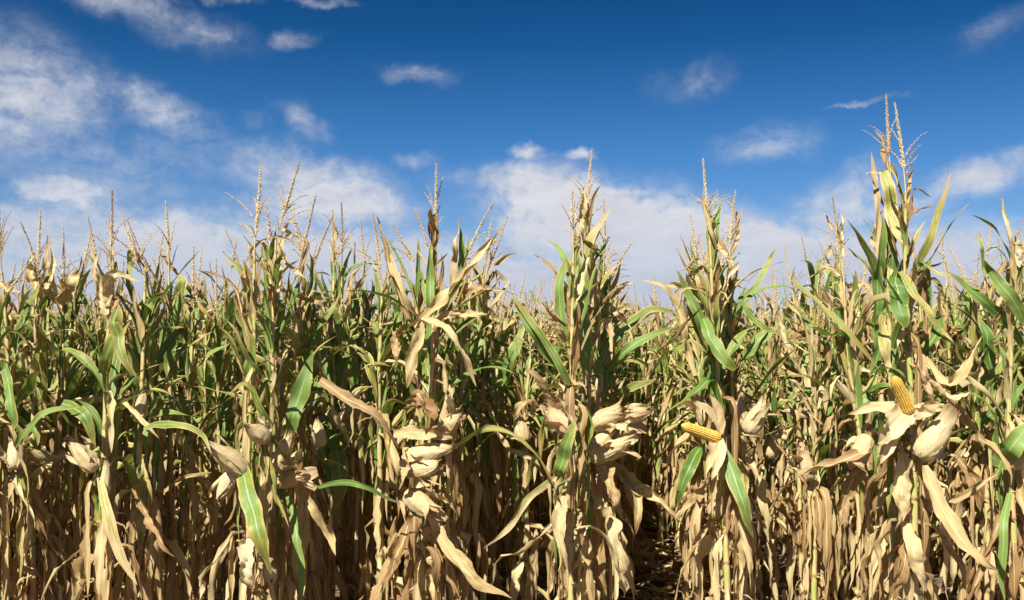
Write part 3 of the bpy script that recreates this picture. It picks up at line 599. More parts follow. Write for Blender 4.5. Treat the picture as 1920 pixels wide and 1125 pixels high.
# hand-placed leaves: plant, depth offset (m, - = nearer), width px, dryness, points, options
LV = [
 ('a1', -.05, 20, .25, [(25, 650), (48, 590), (75, 530)], {}), ('a1', -.1, 12, .95, [(-5, 530), (20, 545), (42, 552)], {}),
 ('a2', 0, 13, .95, [(78, 560), (86, 500), (92, 440)], dict(pale=0)), ('a2', .02, 22, .98, [(70, 540), (56, 505), (62, 478)], {}),
 ('a3', 0, 14, 1.0, [(112, 580), (100, 520), (95, 460)], dict(pale=.3)), ('a3', -.05, 26, 1.0, [(108, 570), (128, 540), (150, 505)], {}), ('a3', 0, 16, .95, [(110, 568), (92, 545), (86, 520)], {}),
 ('b1', 0, 16, 1.0, [(200, 590), (182, 540), (181, 478)], {}), ('b1', -.05, 22, .97, [(196, 570), (205, 530), (222, 515), (262, 530)], {}), ('b1', -.1, 22, .3, [(192, 700), (205, 650), (225, 600), (220, 570)], {}),
 ('b1', -.15, 22, .35, [(215, 580), (222, 650), (250, 710)], {}),
 ('b2', 0, 12, .35, [(256, 585), (243, 530), (243, 470), (262, 500)], {}), ('b2', 0, 11, .98, [(250, 500), (262, 480), (268, 505)], {}),
 ('b3', -.05, 27, .22, [(322, 640), (328, 580), (342, 530), (330, 515)], {}), ('b3', 0, 12, .98, [(330, 515), (315, 488), (300, 478)], {}), ('b3', -.1, 18, .2, [(318, 628), (326, 660), (328, 722)], {}),
 ('b4', 0, 16, 1.0, [(372, 620), (385, 575), (372, 545)], dict(pale=.3)), ('b4', 0, 9, .9, [(352, 570), (380, 560), (362, 520)], {}),
 ('b1', -.25, 15, .15, [(28, 838), (55, 800), (95, 770), (150, 762)], {}), ('b1', -.2, 24, .2, [(118, 758), (155, 778), (178, 835)], {}),
 ('a2', -.2, 17, .98, [(135, 850), (95, 870), (60, 905), (25, 955)], {}), ('b1', -.25, 20, .55, [(188, 895), (202, 960), (222, 1030), (262, 1095)], {}),
 ('b3', -.3, 14, 1.0, [(272, 945), (310, 922), (350, 895), (398, 884)], {}), ('b2', -.3, 10, 1.0, [(226, 742), (262, 782), (300, 822)], {}),
 ('c1', -.3, 13, .3, [(270, 803), (325, 795), (370, 812), (400, 850)], {}), ('b2', -.1, 26, .15, [(210, 740), (215, 790), (200, 850)], {}),
 ('a1', -.2, 24, .15, [(12, 690), (22, 760), (28, 815)], {}), ('b2', -.2, 18, 1.0, [(250, 910), (275, 960), (300, 1010), (330, 1045)], {}),
 ('c1', -.05, 12, 1.0, [(462, 580), (456, 520), (462, 478)], {}), ('c1', 0, 9, .95, [(468, 478), (490, 453), (520, 446), (552, 452)], {}), ('c1', .02, 8, 1.0, [(462, 475), (485, 492), (512, 520)], {}),
 ('c2', -.03, 19, .95, [(512, 575), (520, 510), (530, 435)], {}), ('c2', -.05, 9, 1.0, [(525, 470), (540, 495), (578, 525)], {}), ('c2', 0, 10, .15, [(500, 660), (500, 560), (497, 468)], {}), ('c2', 0, 9, 1.0, [(530, 430), (545, 440), (562, 448)], {}),
 ('c3', 0, 8, 1.0, [(557, 520), (572, 480), (578, 460), (558, 428)], {}), ('c3', -.05, 9, 1.0, [(548, 555), (590, 565), (622, 582)], {}),
 ('c3', -.1, 15, .25, [(570, 665), (592, 620), (618, 588), (640, 545)], {}), ('c2', -.05, 34, .05, [(545, 810), (562, 740), (585, 660)], {}),
 ('c1', -.15, 11, .35, [(492, 705), (462, 665), (440, 620), (425, 600)], {}), ('c1', -.05, 27, .2, [(470, 800), (466, 720), (474, 640), (462, 620)], {}), ('c1', -.1, 15, .3, [(515, 830), (490, 770), (462, 720), (432, 735)], {}),
 ('c1', -.3, 38, .27, [(452, 880), (474, 950), (490, 1010), (508, 1075)], dict(blunt=True, base_w=.8, ruffle=.12, curl=.35, twist=.1)),
 ('c1', -.25, 26, 1.0, [(468, 1010), (458, 1060), (474, 1110)], dict(pale=.7)), ('c2', -.2, 18, .1, [(543, 930), (553, 985), (562, 1050), (568, 1130)], dict(blunt=True)),
 ('c2', -.15, 24, 1.0, [(555, 905), (590, 945), (615, 1000), (632, 1040)], {}), ('c4', -.35, 33, .16, [(613, 806), (632, 850), (638, 905), (622, 958)], dict(blunt=True, base_w=.8, curl=.35, twist=.1)),
 ('d1', -.3, 10, .1, [(590, 917), (638, 904), (692, 915), (752, 948)], {}), ('c4', -.35, 15, .4, [(582, 775), (605, 765), (632, 790), (655, 832)], {}),
 ('d1', -.35, 20, .95, [(600, 712), (650, 745), (700, 775), (748, 842)], dict(pale=.1)), ('c3', -.1, 20, .95, [(580, 860), (570, 800), (582, 730)], {}),
 ('c4', 0, 13, .1, [(626, 580), (625, 520), (624, 470)], {}), ('c4', 0, 9, 1.0, [(626, 490), (628, 440), (626, 398)], {}), ('c4', -.05, 22, .3, [(650, 670), (634, 610), (620, 560)], {}), ('c5', 0, 26, .25, [(640, 700), (645, 620), (632, 560)], {}),
 ('c5', 0, 12, 1.0, [(660, 600), (655, 540), (672, 500)], {}), ('c6', 0, 12, 1.0, [(690, 580), (702, 540), (722, 530)], {}),
 ('d0', -.05, 15, .9, [(772, 610), (745, 540), (726, 480), (718, 440)], {}), ('d0', -.08, 15, .98, [(718, 442), (735, 500), (758, 560), (785, 600)], {}), ('d0', -.05, 7, .3, [(728, 450), (755, 500), (775, 555), (785, 590)], {}), ('d0', 0, 4, 1.0, [(718, 445), (712, 420), (703, 398)], {}),
 ('d0', 0, 20, .1, [(750, 640), (744, 590), (742, 550)], {}),
 ('d1', 0, 19, .08, [(804, 650), (806, 570), (808, 500), (810, 440)], dict(curl=1.5, ruffle=.05, twist=.1)), ('d1', -.02, 11, .95, [(815, 470), (822, 430), (815, 405), (806, 420), (804, 450)], {}),
 ('d1', -.15, 24, 1.0, [(776, 612), (822, 565), (878, 510), (928, 440)], dict(crumple=.2)), ('d1', -.2, 22, 1.0, [(792, 598), (780, 640), (770, 690), (762, 730)], {}), ('d1', -.2, 17, 1.0, [(788, 596), (830, 612), (868, 665), (892, 725)], {}),
 ('d1', -.1, 16, .98, [(815, 594), (860, 588), (915, 589)], {}), ('d1', -.15, 20, 1.0, [(760, 620), (742, 625), (745, 690)], {}), ('d1', -.25, 26, .98, [(765, 760), (785, 742), (805, 790), (800, 815)], {}),
 ('d1', -.2, 28, 1.0, [(738, 815), (790, 812), (850, 822)], {}), ('d1', -.2, 18, 1.0, [(760, 835), (758, 880), (748, 918)], {}), ('d1', -.3, 12, .42, [(830, 854), (868, 828), (910, 805), (955, 812), (1000, 850), (1035, 905), (1048, 942)], dict(crumple=.15)),
 ('d1', -.25, 26, 1.0, [(812, 975), (842, 1030), (895, 1090), (960, 1120)], dict(crumple=.5)), ('d1', -.2, 25, 1.0, [(766, 985), (745, 1040), (720, 1110)], dict(crumple=.4)), ('d1', 0, 30, 1.0, [(800, 985), (812, 1050), (815, 1130)], {}),
 ('d2', -.1, 11, .98, [(848, 540), (853, 470), (861, 410)], {}), ('d2', 0, 12, .3, [(885, 700), (895, 640), (915, 590)], {}), ('d3', 0, 7, 1.0, [(905, 520), (920, 460), (948, 418)], {}), ('d2', -.1, 14, 1.0, [(860, 560), (895, 540), (930, 545)], {}),
 ('d3', -.05, 28, .15, [(935, 730), (960, 665), (985, 610)], {}), ('d3', -.2, 8, 1.0, [(825, 640), (890, 700), (960, 770)], {}), ('d3', -.1, 24, .15, [(890, 730), (895, 660), (908, 610)], {}),
 ('e0', -.1, 17, .25, [(1070, 722), (1035, 660), (998, 605), (955, 548)], {}), ('e0', -.05, 15, .12, [(1060, 702), (1020, 655), (985, 600), (962, 560)], {}), ('e0', 0, 22, .12, [(1058, 640), (1050, 580), (1048, 530), (1062, 480)], {}),
 ('e0', -.15, 26, .98, [(1073, 805), (1040, 755), (1008, 708), (986, 692)], dict(pale=.1)), ('e0', -.2, 28, .2, [(1045, 895), (1058, 845), (1078, 792)], dict(blunt=True)), ('e0', -.1, 16, 1.0, [(1060, 640), (1030, 590), (1010, 562)], {}),
 ('e0', -.3, 14, .55, [(1042, 895), (990, 936), (955, 985), (905, 1028)], {}), ('e0', -.2, 22, .98, [(1005, 770), (985, 755), (965, 785)], {}),
 ('e1', -.12, 35, .10, [(1078, 545), (1085, 590), (1094, 650), (1100, 705)], dict(blunt=True, ruffle=.1, curl=.5, twist=.15)), ('e1', -.08, 27, .12, [(1078, 470), (1085, 520), (1092, 585)], dict(blunt=True, curl=.6, twist=.1)),
 ('e1', -.1, 22, .45, [(1100, 572), (1100, 500), (1106, 455), (1122, 425), (1146, 393)], dict(pale=.3)), ('e1', -.05, 15, 1.0, [(1095, 450), (1092, 400), (1096, 348)], dict(pale=.2)), ('e1', .02, 14, .95, [(1086, 480), (1082, 450), (1080, 425)], {}),
 ('e1', -.05, 18, .95, [(1112, 575), (1112, 520), (1105, 460)], {}), ('e2', -.05, 24, .3, [(1120, 620), (1125, 570), (1128, 540)], {}), ('e2', -.1, 21, .22, [(1118, 700), (1150, 640), (1190, 600), (1222, 580), (1262, 586)], {}),
 ('e2', -.12, 20, .12, [(1140, 695), (1182, 650), (1230, 625), (1265, 612)], {}), ('e1', -.15, 17, 1.0, [(1112, 648), (1132, 606), (1146, 612), (1146, 675)], dict(pale=.2)), ('e2', -.15, 13, .98, [(1130, 552), (1152, 580), (1186, 616)], dict(pale=.2)),
 ('e2', 0, 10, 1.0, [(1145, 560), (1165, 540), (1186, 528)], {}), ('e2', -.3, 18, .3, [(1160, 745), (1185, 728), (1232, 712)], dict(pale=.3)), ('e2', .02, 26, .1, [(1138, 720), (1140, 660), (1160, 610)], {}),
 ('e1', -.25, 26, 1.0, [(1082, 880), (1070, 950), (1060, 1040), (1060, 1130)], {}), ('e1', -.25, 34, 1.0, [(1098, 985), (1096, 1050), (1108, 1130)], dict(pale=.1)), ('e1', -.3, 38, .62, [(1112, 925), (1140, 980), (1160, 1050), (1172, 1120)], dict(blunt=True, pale=.35)),
 ('e1', -.2, 24, 1.0, [(1130, 862), (1146, 920), (1152, 985)], {}), ('e2', -.35, 27, .98, [(1140, 872), (1195, 915), (1240, 945), (1280, 985)], {}), ('e2', -.3, 20, .98, [(1145, 868), (1185, 905), (1198, 950), (1190, 1005)], {}),
 ('e1', -.3, 14, 1.0, [(1095, 895), (1100, 950), (1084, 985)], {}), ('e0', -.25, 20, 1.0, [(1055, 930), (1048, 990), (1065, 1070)], dict(pale=.2)), ('e1', -.1, 30, 1.0, [(1095, 880), (1120, 960), (1125, 1060), (1140, 1120)], {}),
 ('f0', -.1, 21, .12, [(1340, 670), (1312, 600), (1290, 550), (1272, 506)], {}), ('f1', -.15, 29, .12, [(1318, 598), (1335, 640), (1358, 675), (1376, 695)], dict(blunt=True)), ('f0', -.1, 16, .7, [(1302, 705), (1285, 630), (1265, 562), (1235, 535), (1205, 525)], {}),
 ('f1', -.05, 12, .3, [(1395, 558), (1425, 522), (1456, 466)], {}), ('f1', -.1, 12, .25, [(1390, 560), (1415, 600), (1450, 622), (1470, 632)], {}), ('f2', -.15, 25, .08, [(1392, 670), (1425, 635), (1462, 612)], {}), ('f1', -.05, 18, 1.0, [(1352, 560), (1362, 520), (1385, 490)], dict(pale=.3)),
 ('f1', 0, 11, .98, [(1345, 465), (1330, 420), (1318, 350)], {}), ('f1', -.05, 10, 1.0, [(1345, 460), (1370, 490), (1382, 510)], {}), ('f2', 0, 9, 1.0, [(1372, 480), (1385, 420), (1362, 370)], dict(pale=.4)), ('f0', 0, 16, .98, [(1318, 560), (1310, 520), (1280, 495)], {}),
 ('f0', 0, 15, 1.0, [(1295, 540), (1260, 538), (1245, 545)], {}), ('f1', -.25, 28, .18, [(1356, 840), (1380, 900), (1396, 950), (1412, 1010)], {}), ('f0', -.2, 24, .12, [(1315, 835), (1290, 880), (1266, 955)], {}), ('f0', -.25, 14, 1.0, [(1292, 870), (1305, 925), (1330, 960), (1358, 985)], {}),
 ('f1', -.3, 26, .95, [(1330, 900), (1290, 940), (1265, 975)], {}), ('f1', 0, 32, 1.0, [(1380, 900), (1375, 980), (1385, 1060), (1378, 1130)], {}), ('f1', 0, 26, 1.0, [(1345, 900), (1330, 1000), (1300, 1090)], {}), ('f2', -.2, 26, 1.0, [(1398, 860), (1430, 930), (1440, 1020)], {}),
 ('g0', -.1, 14, 1.0, [(1480, 640), (1510, 622), (1556, 610)], {}), ('g0', -.1, 16, 1.0, [(1500, 700), (1475, 640), (1440, 560)], dict(pale=.2)), ('g0', .05, 15, 1.0, [(1520, 640), (1505, 590), (1470, 560)], {}),
 ('g1', -.1, 23, .08, [(1576, 650), (1572, 570), (1569, 482)], {}), ('g1', -.05, 21, .18, [(1596, 650), (1602, 580), (1604, 505)], {}), ('g1', -.12, 27, .04, [(1573, 735), (1578, 665), (1590, 605)], {}), ('g1', 0, 12, 1.0, [(1578, 480), (1582, 440), (1578, 400)], dict(pale=.4)), ('g1', 0, 8, .98, [(1560, 430), (1552, 410), (1545, 398)], {}),
 ('h0', -.25, 13, .38, [(1484, 527), (1532, 565), (1597, 630), (1655, 703)], {}), ('g1', -.2, 15, .04, [(1582, 870), (1574, 950), (1576, 1030)], {}), ('g1', -.05, 18, .1, [(1555, 620), (1548, 560), (1562, 500)], {}), ('g1', 0, 16, 1.0, [(1590, 540), (1620, 535), (1640, 560)], {}),
 ('h0', -.12, 28, .46, [(1656, 322), (1674, 405), (1690, 445), (1706, 475)], dict(blunt=True, curl=.8, twist=.1)), ('h0', -.06, 25, .08, [(1646, 610), (1646, 540), (1652, 470), (1656, 405)], dict(curl=1.0)), ('h0', -.02, 22, .1, [(1668, 585), (1674, 500), (1664, 415)], {}),
 ('h1', -.12, 37, .05, [(1678, 518), (1686, 565), (1697, 615)], dict(blunt=True, curl=.8)), ('h1', -.1, 15, .4, [(1708, 528), (1741, 452), (1767, 375), (1783, 322)], dict(pale=.3)), ('h1', .05, 28, .12, [(1722, 490), (1733, 545), (1742, 605)], dict(blunt=True)),
 ('h1', -.15, 19, .42, [(1688, 508), (1715, 552), (1752, 605), (1786, 642)], {}), ('h0', -.14, 22, .48, [(1655, 590), (1660, 650), (1670, 705)], dict(blunt=True)), ('h0', -.05, 9, 1.0, [(1662, 330), (1642, 322), (1622, 326)], dict(pale=.5)),
 ('h0', .02, 12, 1.0, [(1652, 500), (1644, 420), (1640, 350), (1636, 285)], dict(pale=.3)), ('h1', .04, 13, .98, [(1696, 420), (1702, 360), (1712, 312)], {}), ('h0', .05, 14, 1.0, [(1640, 480), (1642, 430), (1656, 395)], dict(pale=.4)), ('h0', 0, 30, .06, [(1640, 700), (1650, 640), (1645, 560)], {}), ('h1', .03, 11, 1.0, [(1700, 480), (1694, 420), (1690, 380)], {}),
 ('h1', -.1, 24, 1.0, [(1715, 690), (1740, 720), (1780, 745), (1815, 735)], dict(pale=.1)), ('h1', -.1, 22, .98, [(1735, 672), (1770, 720), (1800, 700), (1840, 630)], {}), ('h0', .0, 28, 1.0, [(1690, 680), (1680, 720), (1670, 760)], dict(pale=.2)), ('h1', -.12, 20, 1.0, [(1722, 660), (1735, 715), (1752, 758)], dict(pale=.2)),
 ('h1', -.3, 27, .98, [(1732, 872), (1760, 940), (1800, 1008), (1845, 1055), (1870, 1068)], dict(crumple=.25)), ('h0', -.3, 21, .98, [(1632, 842), (1565, 868), (1505, 890), (1470, 922), (1440, 958)], dict(crumple=.15, pale=.1)), ('h0', 0, 34, 1.0, [(1665, 860), (1660, 930), (1650, 1010), (1630, 1080)], {}),
 ('h1', -.1, 30, 1.0, [(1695, 850), (1690, 930), (1680, 1000)], {}), ('h1', -.15, 24, 1.0, [(1700, 980), (1715, 1040), (1740, 1110)], dict(pale=.3)), ('h0', -.1, 30, 1.0, [(1620, 860), (1590, 920), (1575, 990)], {}), ('h1', -.1, 24, 1.0, [(1705, 1010), (1690, 1070), (1670, 1125)], {}),
 ('h0', -.15, 13, .15, [(1640, 760), (1632, 735), (1660, 722), (1676, 735)], {}),
 ('i0', -.1, 22, .15, [(1920, 650), (1885, 600), (1845, 568), (1805, 530), (1772, 506)], {}), ('i1', -.1, 25, .12, [(1925, 605), (1885, 545), (1856, 505), (1842, 488)], {}), ('i0', -.05, 9, .3, [(1848, 520), (1840, 470), (1831, 428)], {}), ('i1', 0, 9, .98, [(1912, 500), (1890, 440), (1882, 370)], {}), ('i1', 0, 14, 1.0, [(1900, 440), (1912, 470), (1925, 500)], {}),
 ('i1', -.2, 42, .08, [(1870, 875), (1898, 835), (1935, 790)], {}), ('i1', -.25, 16, .03, [(1893, 925), (1882, 980), (1880, 1060), (1884, 1130)], {}), ('i0', -.25, 24, .2, [(1816, 812), (1855, 780), (1925, 750)], {}), ('i0', -.1, 20, 1.0, [(1800, 720), (1835, 690), (1850, 615)], dict(pale=.2)), ('i1', -.2, 15, 1.0, [(1700, 960), (1790, 935), (1870, 885)], {}),
 ('i0', -.15, 22, .98, [(1795, 860), (1830, 900), (1840, 960)], {}), ('i0', -.1, 24, .12, [(1855, 690), (1850, 640), (1835, 590)], {}),
]
HUSKLV = {'f1': [(-.12, 24, [(1342, 818), (1338, 850), (1322, 890)]), (-.14, 18, [(1350, 822), (1350, 850), (1334, 900)]), (-.05, 16, [(1352, 815), (1330, 770), (1300, 755)]), (-.02, 18, [(1352, 815), (1345, 770), (1330, 740)])],
          'h1': [(-.16, 44, [(1705, 768), (1675, 795), (1645, 832)]), (-.12, 24, [(1700, 770), (1665, 810), (1645, 858)]), (-.05, 24, [(1700, 768), (1645, 764), (1590, 776)]), (-.03, 14, [(1710, 764), (1740, 764), (1770, 770)]), (-.1, 26, [(1712, 780), (1738, 768), (1763, 753)]), (-.14, 20, [(1700, 775), (1672, 830), (1650, 870)])]}
hero_xy = []; hero_roots = {}
for hid, bx, Y, (tx, ty), lean, opt, ears, label in HERO:
    r = np.random.default_rng(sum(ord(c) * 131 ** i for i, c in enumerate(hid)))
    X0 = at(bx, 950, Y)[0]; base = np.array((X0, Y, 0)); opt = dict(opt); opt.pop('spread', None)
    tl = opt.pop('tlen', .27); td = np.array([math.sin(R(lean)), r.normal(0, .05), math.cos(R(lean))])
    tb = at(tx, ty, Y) - nrm(td) * (tl + .13)
    opt['green'] = min(1, opt['green'] * 1.5)
    p = Plant(r, H=tb[2] + tl + .10, lod=0, tlen=tl, tdir=td, top_off=(tb[0] - X0, r.normal(0, .02)), ears=[], front_clear=True, a0=r.choice([1.57, 1.9, 1.2]), skip_top=.1, stalk_r=.0135, spire=opt.pop('spire', {'e': 16, 'f': 16, 'h': 14, 'g': 12, 'c': 9}.get(hid[0], 7)), **opt)
    for eb, et, rp in ears:
        ex, ey = et[0] - eb[0], eb[1] - et[1]; fw = .10 * abs(ex) / math.hypot(ex, ey) - (.05 if ey > abs(ex) else 0)
        b = at(*eb, Y - .09) - base; t_ = at(*et, Y - .09 - fw - r.uniform(0, .03)) - base
        p.ear(b, t_, rp / FPX * Y * .55, flare=r.uniform(.25, .7))
    for lid, dy, wpx, dr, pts, o in LV:
        if lid != hid: continue
        o = dict(o); n = len(pts); blunt = o.pop('blunt', False)
        W3 = []
        for k, (a, b) in enumerate(pts):
            t = k / (n - 1); W3.append(at(a, b, Y + dy * (.4 + .6 * math.sin(t * 2.2)) + r.normal(0, .012)) - base)
        P_, L = spline(W3, 26)
        P_ = P_ + np.stack([smooth_noise(27, .003, r, 7), smooth_noise(27, .012, r, 6), smooth_noise(27, .003, r, 7)], 1)
        dryish = dr > .6
        kw = dict(curl=r.uniform(.9, 2.6) if dryish else r.uniform(.35, .9), ruffle=.40 if dryish else .2, twist=.55 if dryish else .25, crumple=r.uniform(.25, .7) if dryish else .08)
        kw.update(o)
        face = nrm(np.array([r.normal(0, .35), -1, r.uniform(.1, .5)]))
        mb = MB(); ribbon(mb, P_, L, wpx / FPX * Y * (1.05 if dryish else .95), dr, r, face, 8, blunt=blunt, **kw); p.leaves.append(mb)
    if hid in COBS:
        cb, ct, rp = COBS[hid]; p.ear(at(*cb, Y - .10) - base, at(*ct, Y - .17) - base, rp / FPX * Y * .55, open_cob=True); hl = []
        for dy, wpx, pts in HUSKLV[hid]:
            W3 = [at(a, b, Y - .10 + dy * k / 2) - base for k, (a, b) in enumerate(pts)]; P_, L = spline(W3, 14); mb = MB()
            ribbon(mb, P_, L, wpx / FPX * Y * 1.15, 1.0, r, np.array([.1, -1, .3]), 8, curl=1.3, ruffle=.2, twist=.3, crumple=.3, base_w=.45); hl.append(mb)
        p.ears[-1]['hleaves'] = hl
    root = link_plant(p, (X0, Y, 0)); root['label'] = label; root['category'] = 'corn plant'; root['group'] = 'corn plants at the near edge of the field'
    hero_xy.append((X0, Y)); hero_roots[hid] = root
# ------------------------------------------------------------------ the rows behind and between
rr = np.random.default_rng(99)
rows = range(-60, 64); cand = []
for k in rows:
    u = .36 + .75 * k
    Y = 5.2 + abs(rr.normal(0, .12))
    if k == 0: Y = 5.75
    if k == -1: Y = 5.8
    if k == 1: Y = 5.5
    first = 0
    while Y < 62:
        X = row_xy(u, Y) + rr.normal(0, .022); 
        if abs(X) < .60 * Y + .8 and min(((X - a)**2 + (Y - b)**2) for a, b in hero_xy) > .12**2:
            cand.append((Y, X, k, first)); first += 1
        Y += (.165 if Y < 11 else .19 if Y < 22 else .30) * rr.uniform(.8, 1.2)
Y = 7.4
while Y < 40:      # self-sown plants standing in the open gap
    cand.append((Y, row_xy(-.015, Y) + rr.normal(0, .13), -1, 99)); Y += rr.uniform(.15, .45)
cand.sort()
inview = [c for c in cand if abs(c[1]) < .515 * c[0]]
solo = inview[:300 - len(HERO) - 2]; ss_ = set(solo)
rest = [c for c in cand if c not in ss_]
def greenness(X, Y): return .72 - .10 * np.clip(X / Y * 2, -1, 1) if X / Y < .1 else .62
# variants, each really different
NV = 16; variants = []
for i in range(NV):
    r = np.random.default_rng(500 + i); H = 1.93 + .20 * (i % 4) / 3 + r.uniform(-.04, .04)
    p = Plant(r, H=H, lean=(r.normal(0, .07), r.normal(0, .07)), lod=1, spire=8, tlen=r.uniform(.16, .25), green=(.8, 1.0, 1.0, .6)[i % 4])
    variants.append(p)
vroots = [None] * NV
def copy_tree(o, parent=None):
    c = o.copy(); COL.objects.link(c)
    if parent is not None: c.parent = parent
    for ch in kids.get(o.name, []): copy_tree(ch, c)
    return c
kids = {}
tassel_word = {}
ORD = ['first', 'second', 'third', 'fourth', 'fifth', 'sixth', 'seventh', 'eighth', 'ninth', 'tenth', 'eleventh', 'twelfth']
def rowname(k):
    if k >= 0: return ('first row right of the open gap', 'second row right of the open gap', 'third row right of the open gap', 'fourth row right of the open gap', 'fifth row right of the open gap')[min(k, 4)]
    k = -k - 1
    return (ORD[k] if k < 12 else 'last') + ' row left of the open gap'
seen_row = {}
fol = {}
for (Y, X, k, first) in solo:
    vi = int(rr.integers(NV)); near = Y < 7.2
    if rr.uniform() < .8: vi = vi // 4 * 4 + ((1, 2)[vi % 2] if X < -.05 * Y else (0, 3)[vi % 2])
    key = (vi, near)
    if key not in fol:
        root = link_plant(variants[vi], (0, 0, 0), 0, separate=near); fol[key] = root
        for o in [root] + list(root.children_recursive): kids[o.name] = list(o.children)
        c = root
    else: c = copy_tree(fol[key])
    c.location = (X, Y, 0); s = rr.uniform(.93, 1.07) + max(0, .05 * (7 - Y)); c.scale = (s, s, s); c.rotation_euler = (0, 0, rr.uniform(0, 6.283))
    n = seen_row.get(k, 0); seen_row[k] = n + 1
    c['category'] = 'corn plant'
    if n < 3: c['label'] = ('half-green corn plant, %s back in the %s' % (ORD[n], rowname(k))); c['group'] = 'corn plants in the rows behind the field edge'
    elif Y < 8: c['label'] = 'half-dry corn plant hidden among its neighbours in the ' + rowname(k); c['group'] = 'corn plants within the ' + rowname(k)
    else: c['label'] = 'distant corn plant deep inside the ' + rowname(k); c['group'] = 'far corn plants of the ' + rowname(k)
# far rows: uncountable, one object
lowv = [Plant(np.random.default_rng(900 + i), H=2.05 + .15 * (i % 3) / 2, lean=(.05 * (i % 3 - 1), 0), lod=2, green=(.8, .95, .85)[i % 3]) for i in range(9)]
def instanced(name, groups):
    Vs, Us, As, F3s, F4s, m3, m4 = [], [], [], [], [], [], []; n = 0
    for p, mats4 in groups:
        if not len(mats4): continue
        for mb, mi in p.whole():
            V, UV, A, F3, F4 = mb.arrays(); k = len(mats4)
            V1 = np.concatenate([V, np.ones((len(V), 1))], 1)
            VV = np.einsum('kij,vj->kvi', mats4[:, :3, :], V1).reshape(-1, 3); off = (n + np.arange(k) * len(V))[:, None, None]
            Vs.append(VV.astype(np.float32)); Us.append(np.tile(UV, (k, 1)).astype(np.float32)); AA = np.tile(A, (k, 1)); AA[:, 1] = (AA[:, 1] + np.repeat(rr.uniform(0, 1, k), len(V))) % 1
            As.append(AA.astype(np.float32))
            if len(F3): F3s.append((F3[None] + off).reshape(-1, 3)); m3.append(np.full(k * len(F3), mi))
            if len(F4): F4s.append((F4[None] + off).reshape(-1, 4)); m4.append(np.full(k * len(F4), mi))
            n += k * len(V)
    me = mk_mesh(name, np.concatenate(Vs), np.concatenate(Us), np.concatenate(As), np.concatenate(F3s), np.concatenate(F4s), [M_stalk, M_leaf, M_tas, M_husk], midx=np.concatenate(m3 + m4))
    return link(name, me)
def mats_of(lst, jitter=1.0):
    out = []
    for (Y, X, k, f) in lst:
        s = rr.uniform(.9, 1.08); a = rr.uniform(0, 6.283); c_, s_ = math.cos(a) * s, math.sin(a) * s
        out.append([[c_, -s_, 0, X], [s_, c_, 0, Y], [0, 0, s, 0], [0, 0, 0, 1]])
    return np.array(out).reshape(-1, 4, 4)
midl = [c for c in rest if c[0] < 15]; farl = [c for c in rest if c[0] >= 15]
groups = []
for i in range(NV): groups.append((variants[i], mats_of([c for q, c in enumerate(midl) if q % NV == i])))
for i in range(9): groups.append((lowv[i], mats_of([c for q, c in enumerate(farl) if (q * 7 + q // 9) % 9 == i])))
print('SOLO', len(solo), 'MID', len(midl), 'FAR', len(farl), 'solo to', solo[-1][0])
fo = instanced('corn_field', groups)
fo['kind'] = 'stuff'; fo['label'] = 'mass of corn rows running back to the horizon'; fo['category'] = 'corn field'
# ------------------------------------------------------------------ leaf litter on the soil
lm = MB(); r = np.random.default_rng(41)
for q in range(1500):
    Y = r.uniform(5, 15) if q % 3 else r.uniform(6, 10.5); X = r.uniform(-.5, .5) * Y if q % 2 else row_xy(-.02, Y) + r.normal(0, .3); a = r.uniform(0, 6.283); L = r.uniform(.08, .35); n = 6
    t = np.linspace(0, 1, n + 1)[:, None]
    P_ = np.array([X, Y, .012 + r.uniform(0, .03)]) + t * L * np.array([math.cos(a), math.sin(a), r.normal(0, .08)]) + np.stack([smooth_noise(n + 1, .015, r), smooth_noise(n + 1, .015, r), np.abs(smooth_noise(n + 1, .02, r))], 1)
    ribbon(lm, P_, L, r.uniform(.015, .05), r.uniform(.8, 1.1), r, np.array([r.normal(0, .4), r.normal(0, .4), 1]), 3, curl=r.uniform(.5, 3), ruffle=.3, twist=.5, crumple=.6)
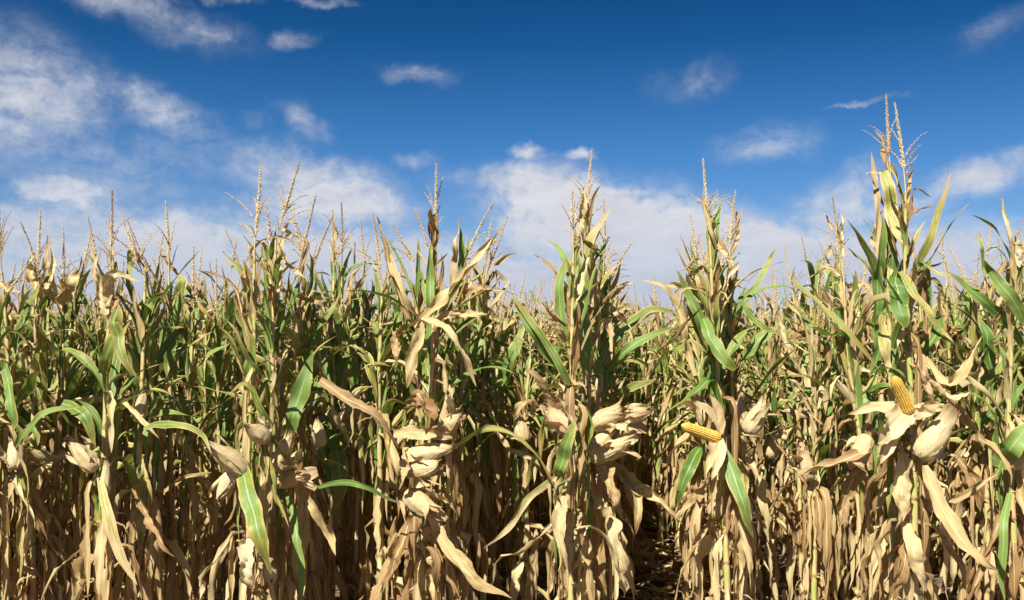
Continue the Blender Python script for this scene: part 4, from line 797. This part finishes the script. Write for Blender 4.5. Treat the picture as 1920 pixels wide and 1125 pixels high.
lo = link('leaf_litter', lm.mesh('leaf_litter', M_leaf)); lo['kind'] = 'stuff'; lo['label'] = 'dry broken corn leaves lying on the dark soil'; lo['category'] = 'leaf litter'
# ------------------------------------------------------------------ far trees beyond the field
def tree(px, Y, h, wd, seed, label):
    r = np.random.default_rng(seed); X = at(px, 600, Y)[0]
    root = link('tree', None); root.location = (X, Y, 0); root['label'] = label; root['category'] = 'tree'; root['group'] = 'far trees beyond the corn field'
    mb = MB(); z = np.linspace(0, h * .75, 8); P_ = np.stack([np.cumsum(r.normal(0, .12, 8)), np.cumsum(r.normal(0, .12, 8)), z], 1); tube(mb, P_, np.linspace(.42, .12, 8), 9)
    for k in range(9):
        b = P_[2 + k % 5]; a = r.uniform(0, 6.283); d_ = np.array([math.cos(a), math.sin(a), r.uniform(.4, 1.1)]); t = np.linspace(0, 1, 6)[:, None]
        tube(mb, b + d_ * t * wd * .32 + np.array([0, 0, 1.]) * t**2, np.linspace(.16, .04, 6), 5)
    link('trunk', mb.mesh('trunk', M_bark), root)
    cm = MB(); cl = r.normal(0, 1, (34, 3)); cl = nrm(cl) * r.uniform(.35, 1, (34, 1)) * np.array([wd / 2, wd / 2, h * .36]) + np.array([0, 0, h * .62])
    N_ = 5200; c_ = cl[r.integers(0, 34, N_)] + nrm(r.normal(size=(N_, 3))) * (r.uniform(.3, 1, (N_, 1))**.5) * wd * .14
    X_ = nrm(r.normal(size=(N_, 3))); Y_ = nrm(np.cross(X_, r.normal(size=(N_, 3)))); s = r.uniform(.14, .34, (N_, 1))
    V_ = np.stack([c_ - X_ * s, c_ - Y_ * s * .6, c_ + X_ * s, c_ + Y_ * s * .6], 1).reshape(-1, 3); A = np.ones((N_, 4)); A[:, 1] = r.uniform(0, 1, N_); A[:, 0] = .5; A[:, 2] = 0
    cm.add(V_, np.arange(N_ * 4).reshape(-1, 4), None, np.repeat(A, 4, 0)); link('crown', cm.mesh('crown', M_crown), root)
tree(131, 240, 12.2, 8.5, 1, 'round dark green far tree seen between corn tops at the left, the taller of two')
tree(152, 250, 10.2, 8.0, 2, 'lower dark green far tree just right of the taller one at the left horizon')
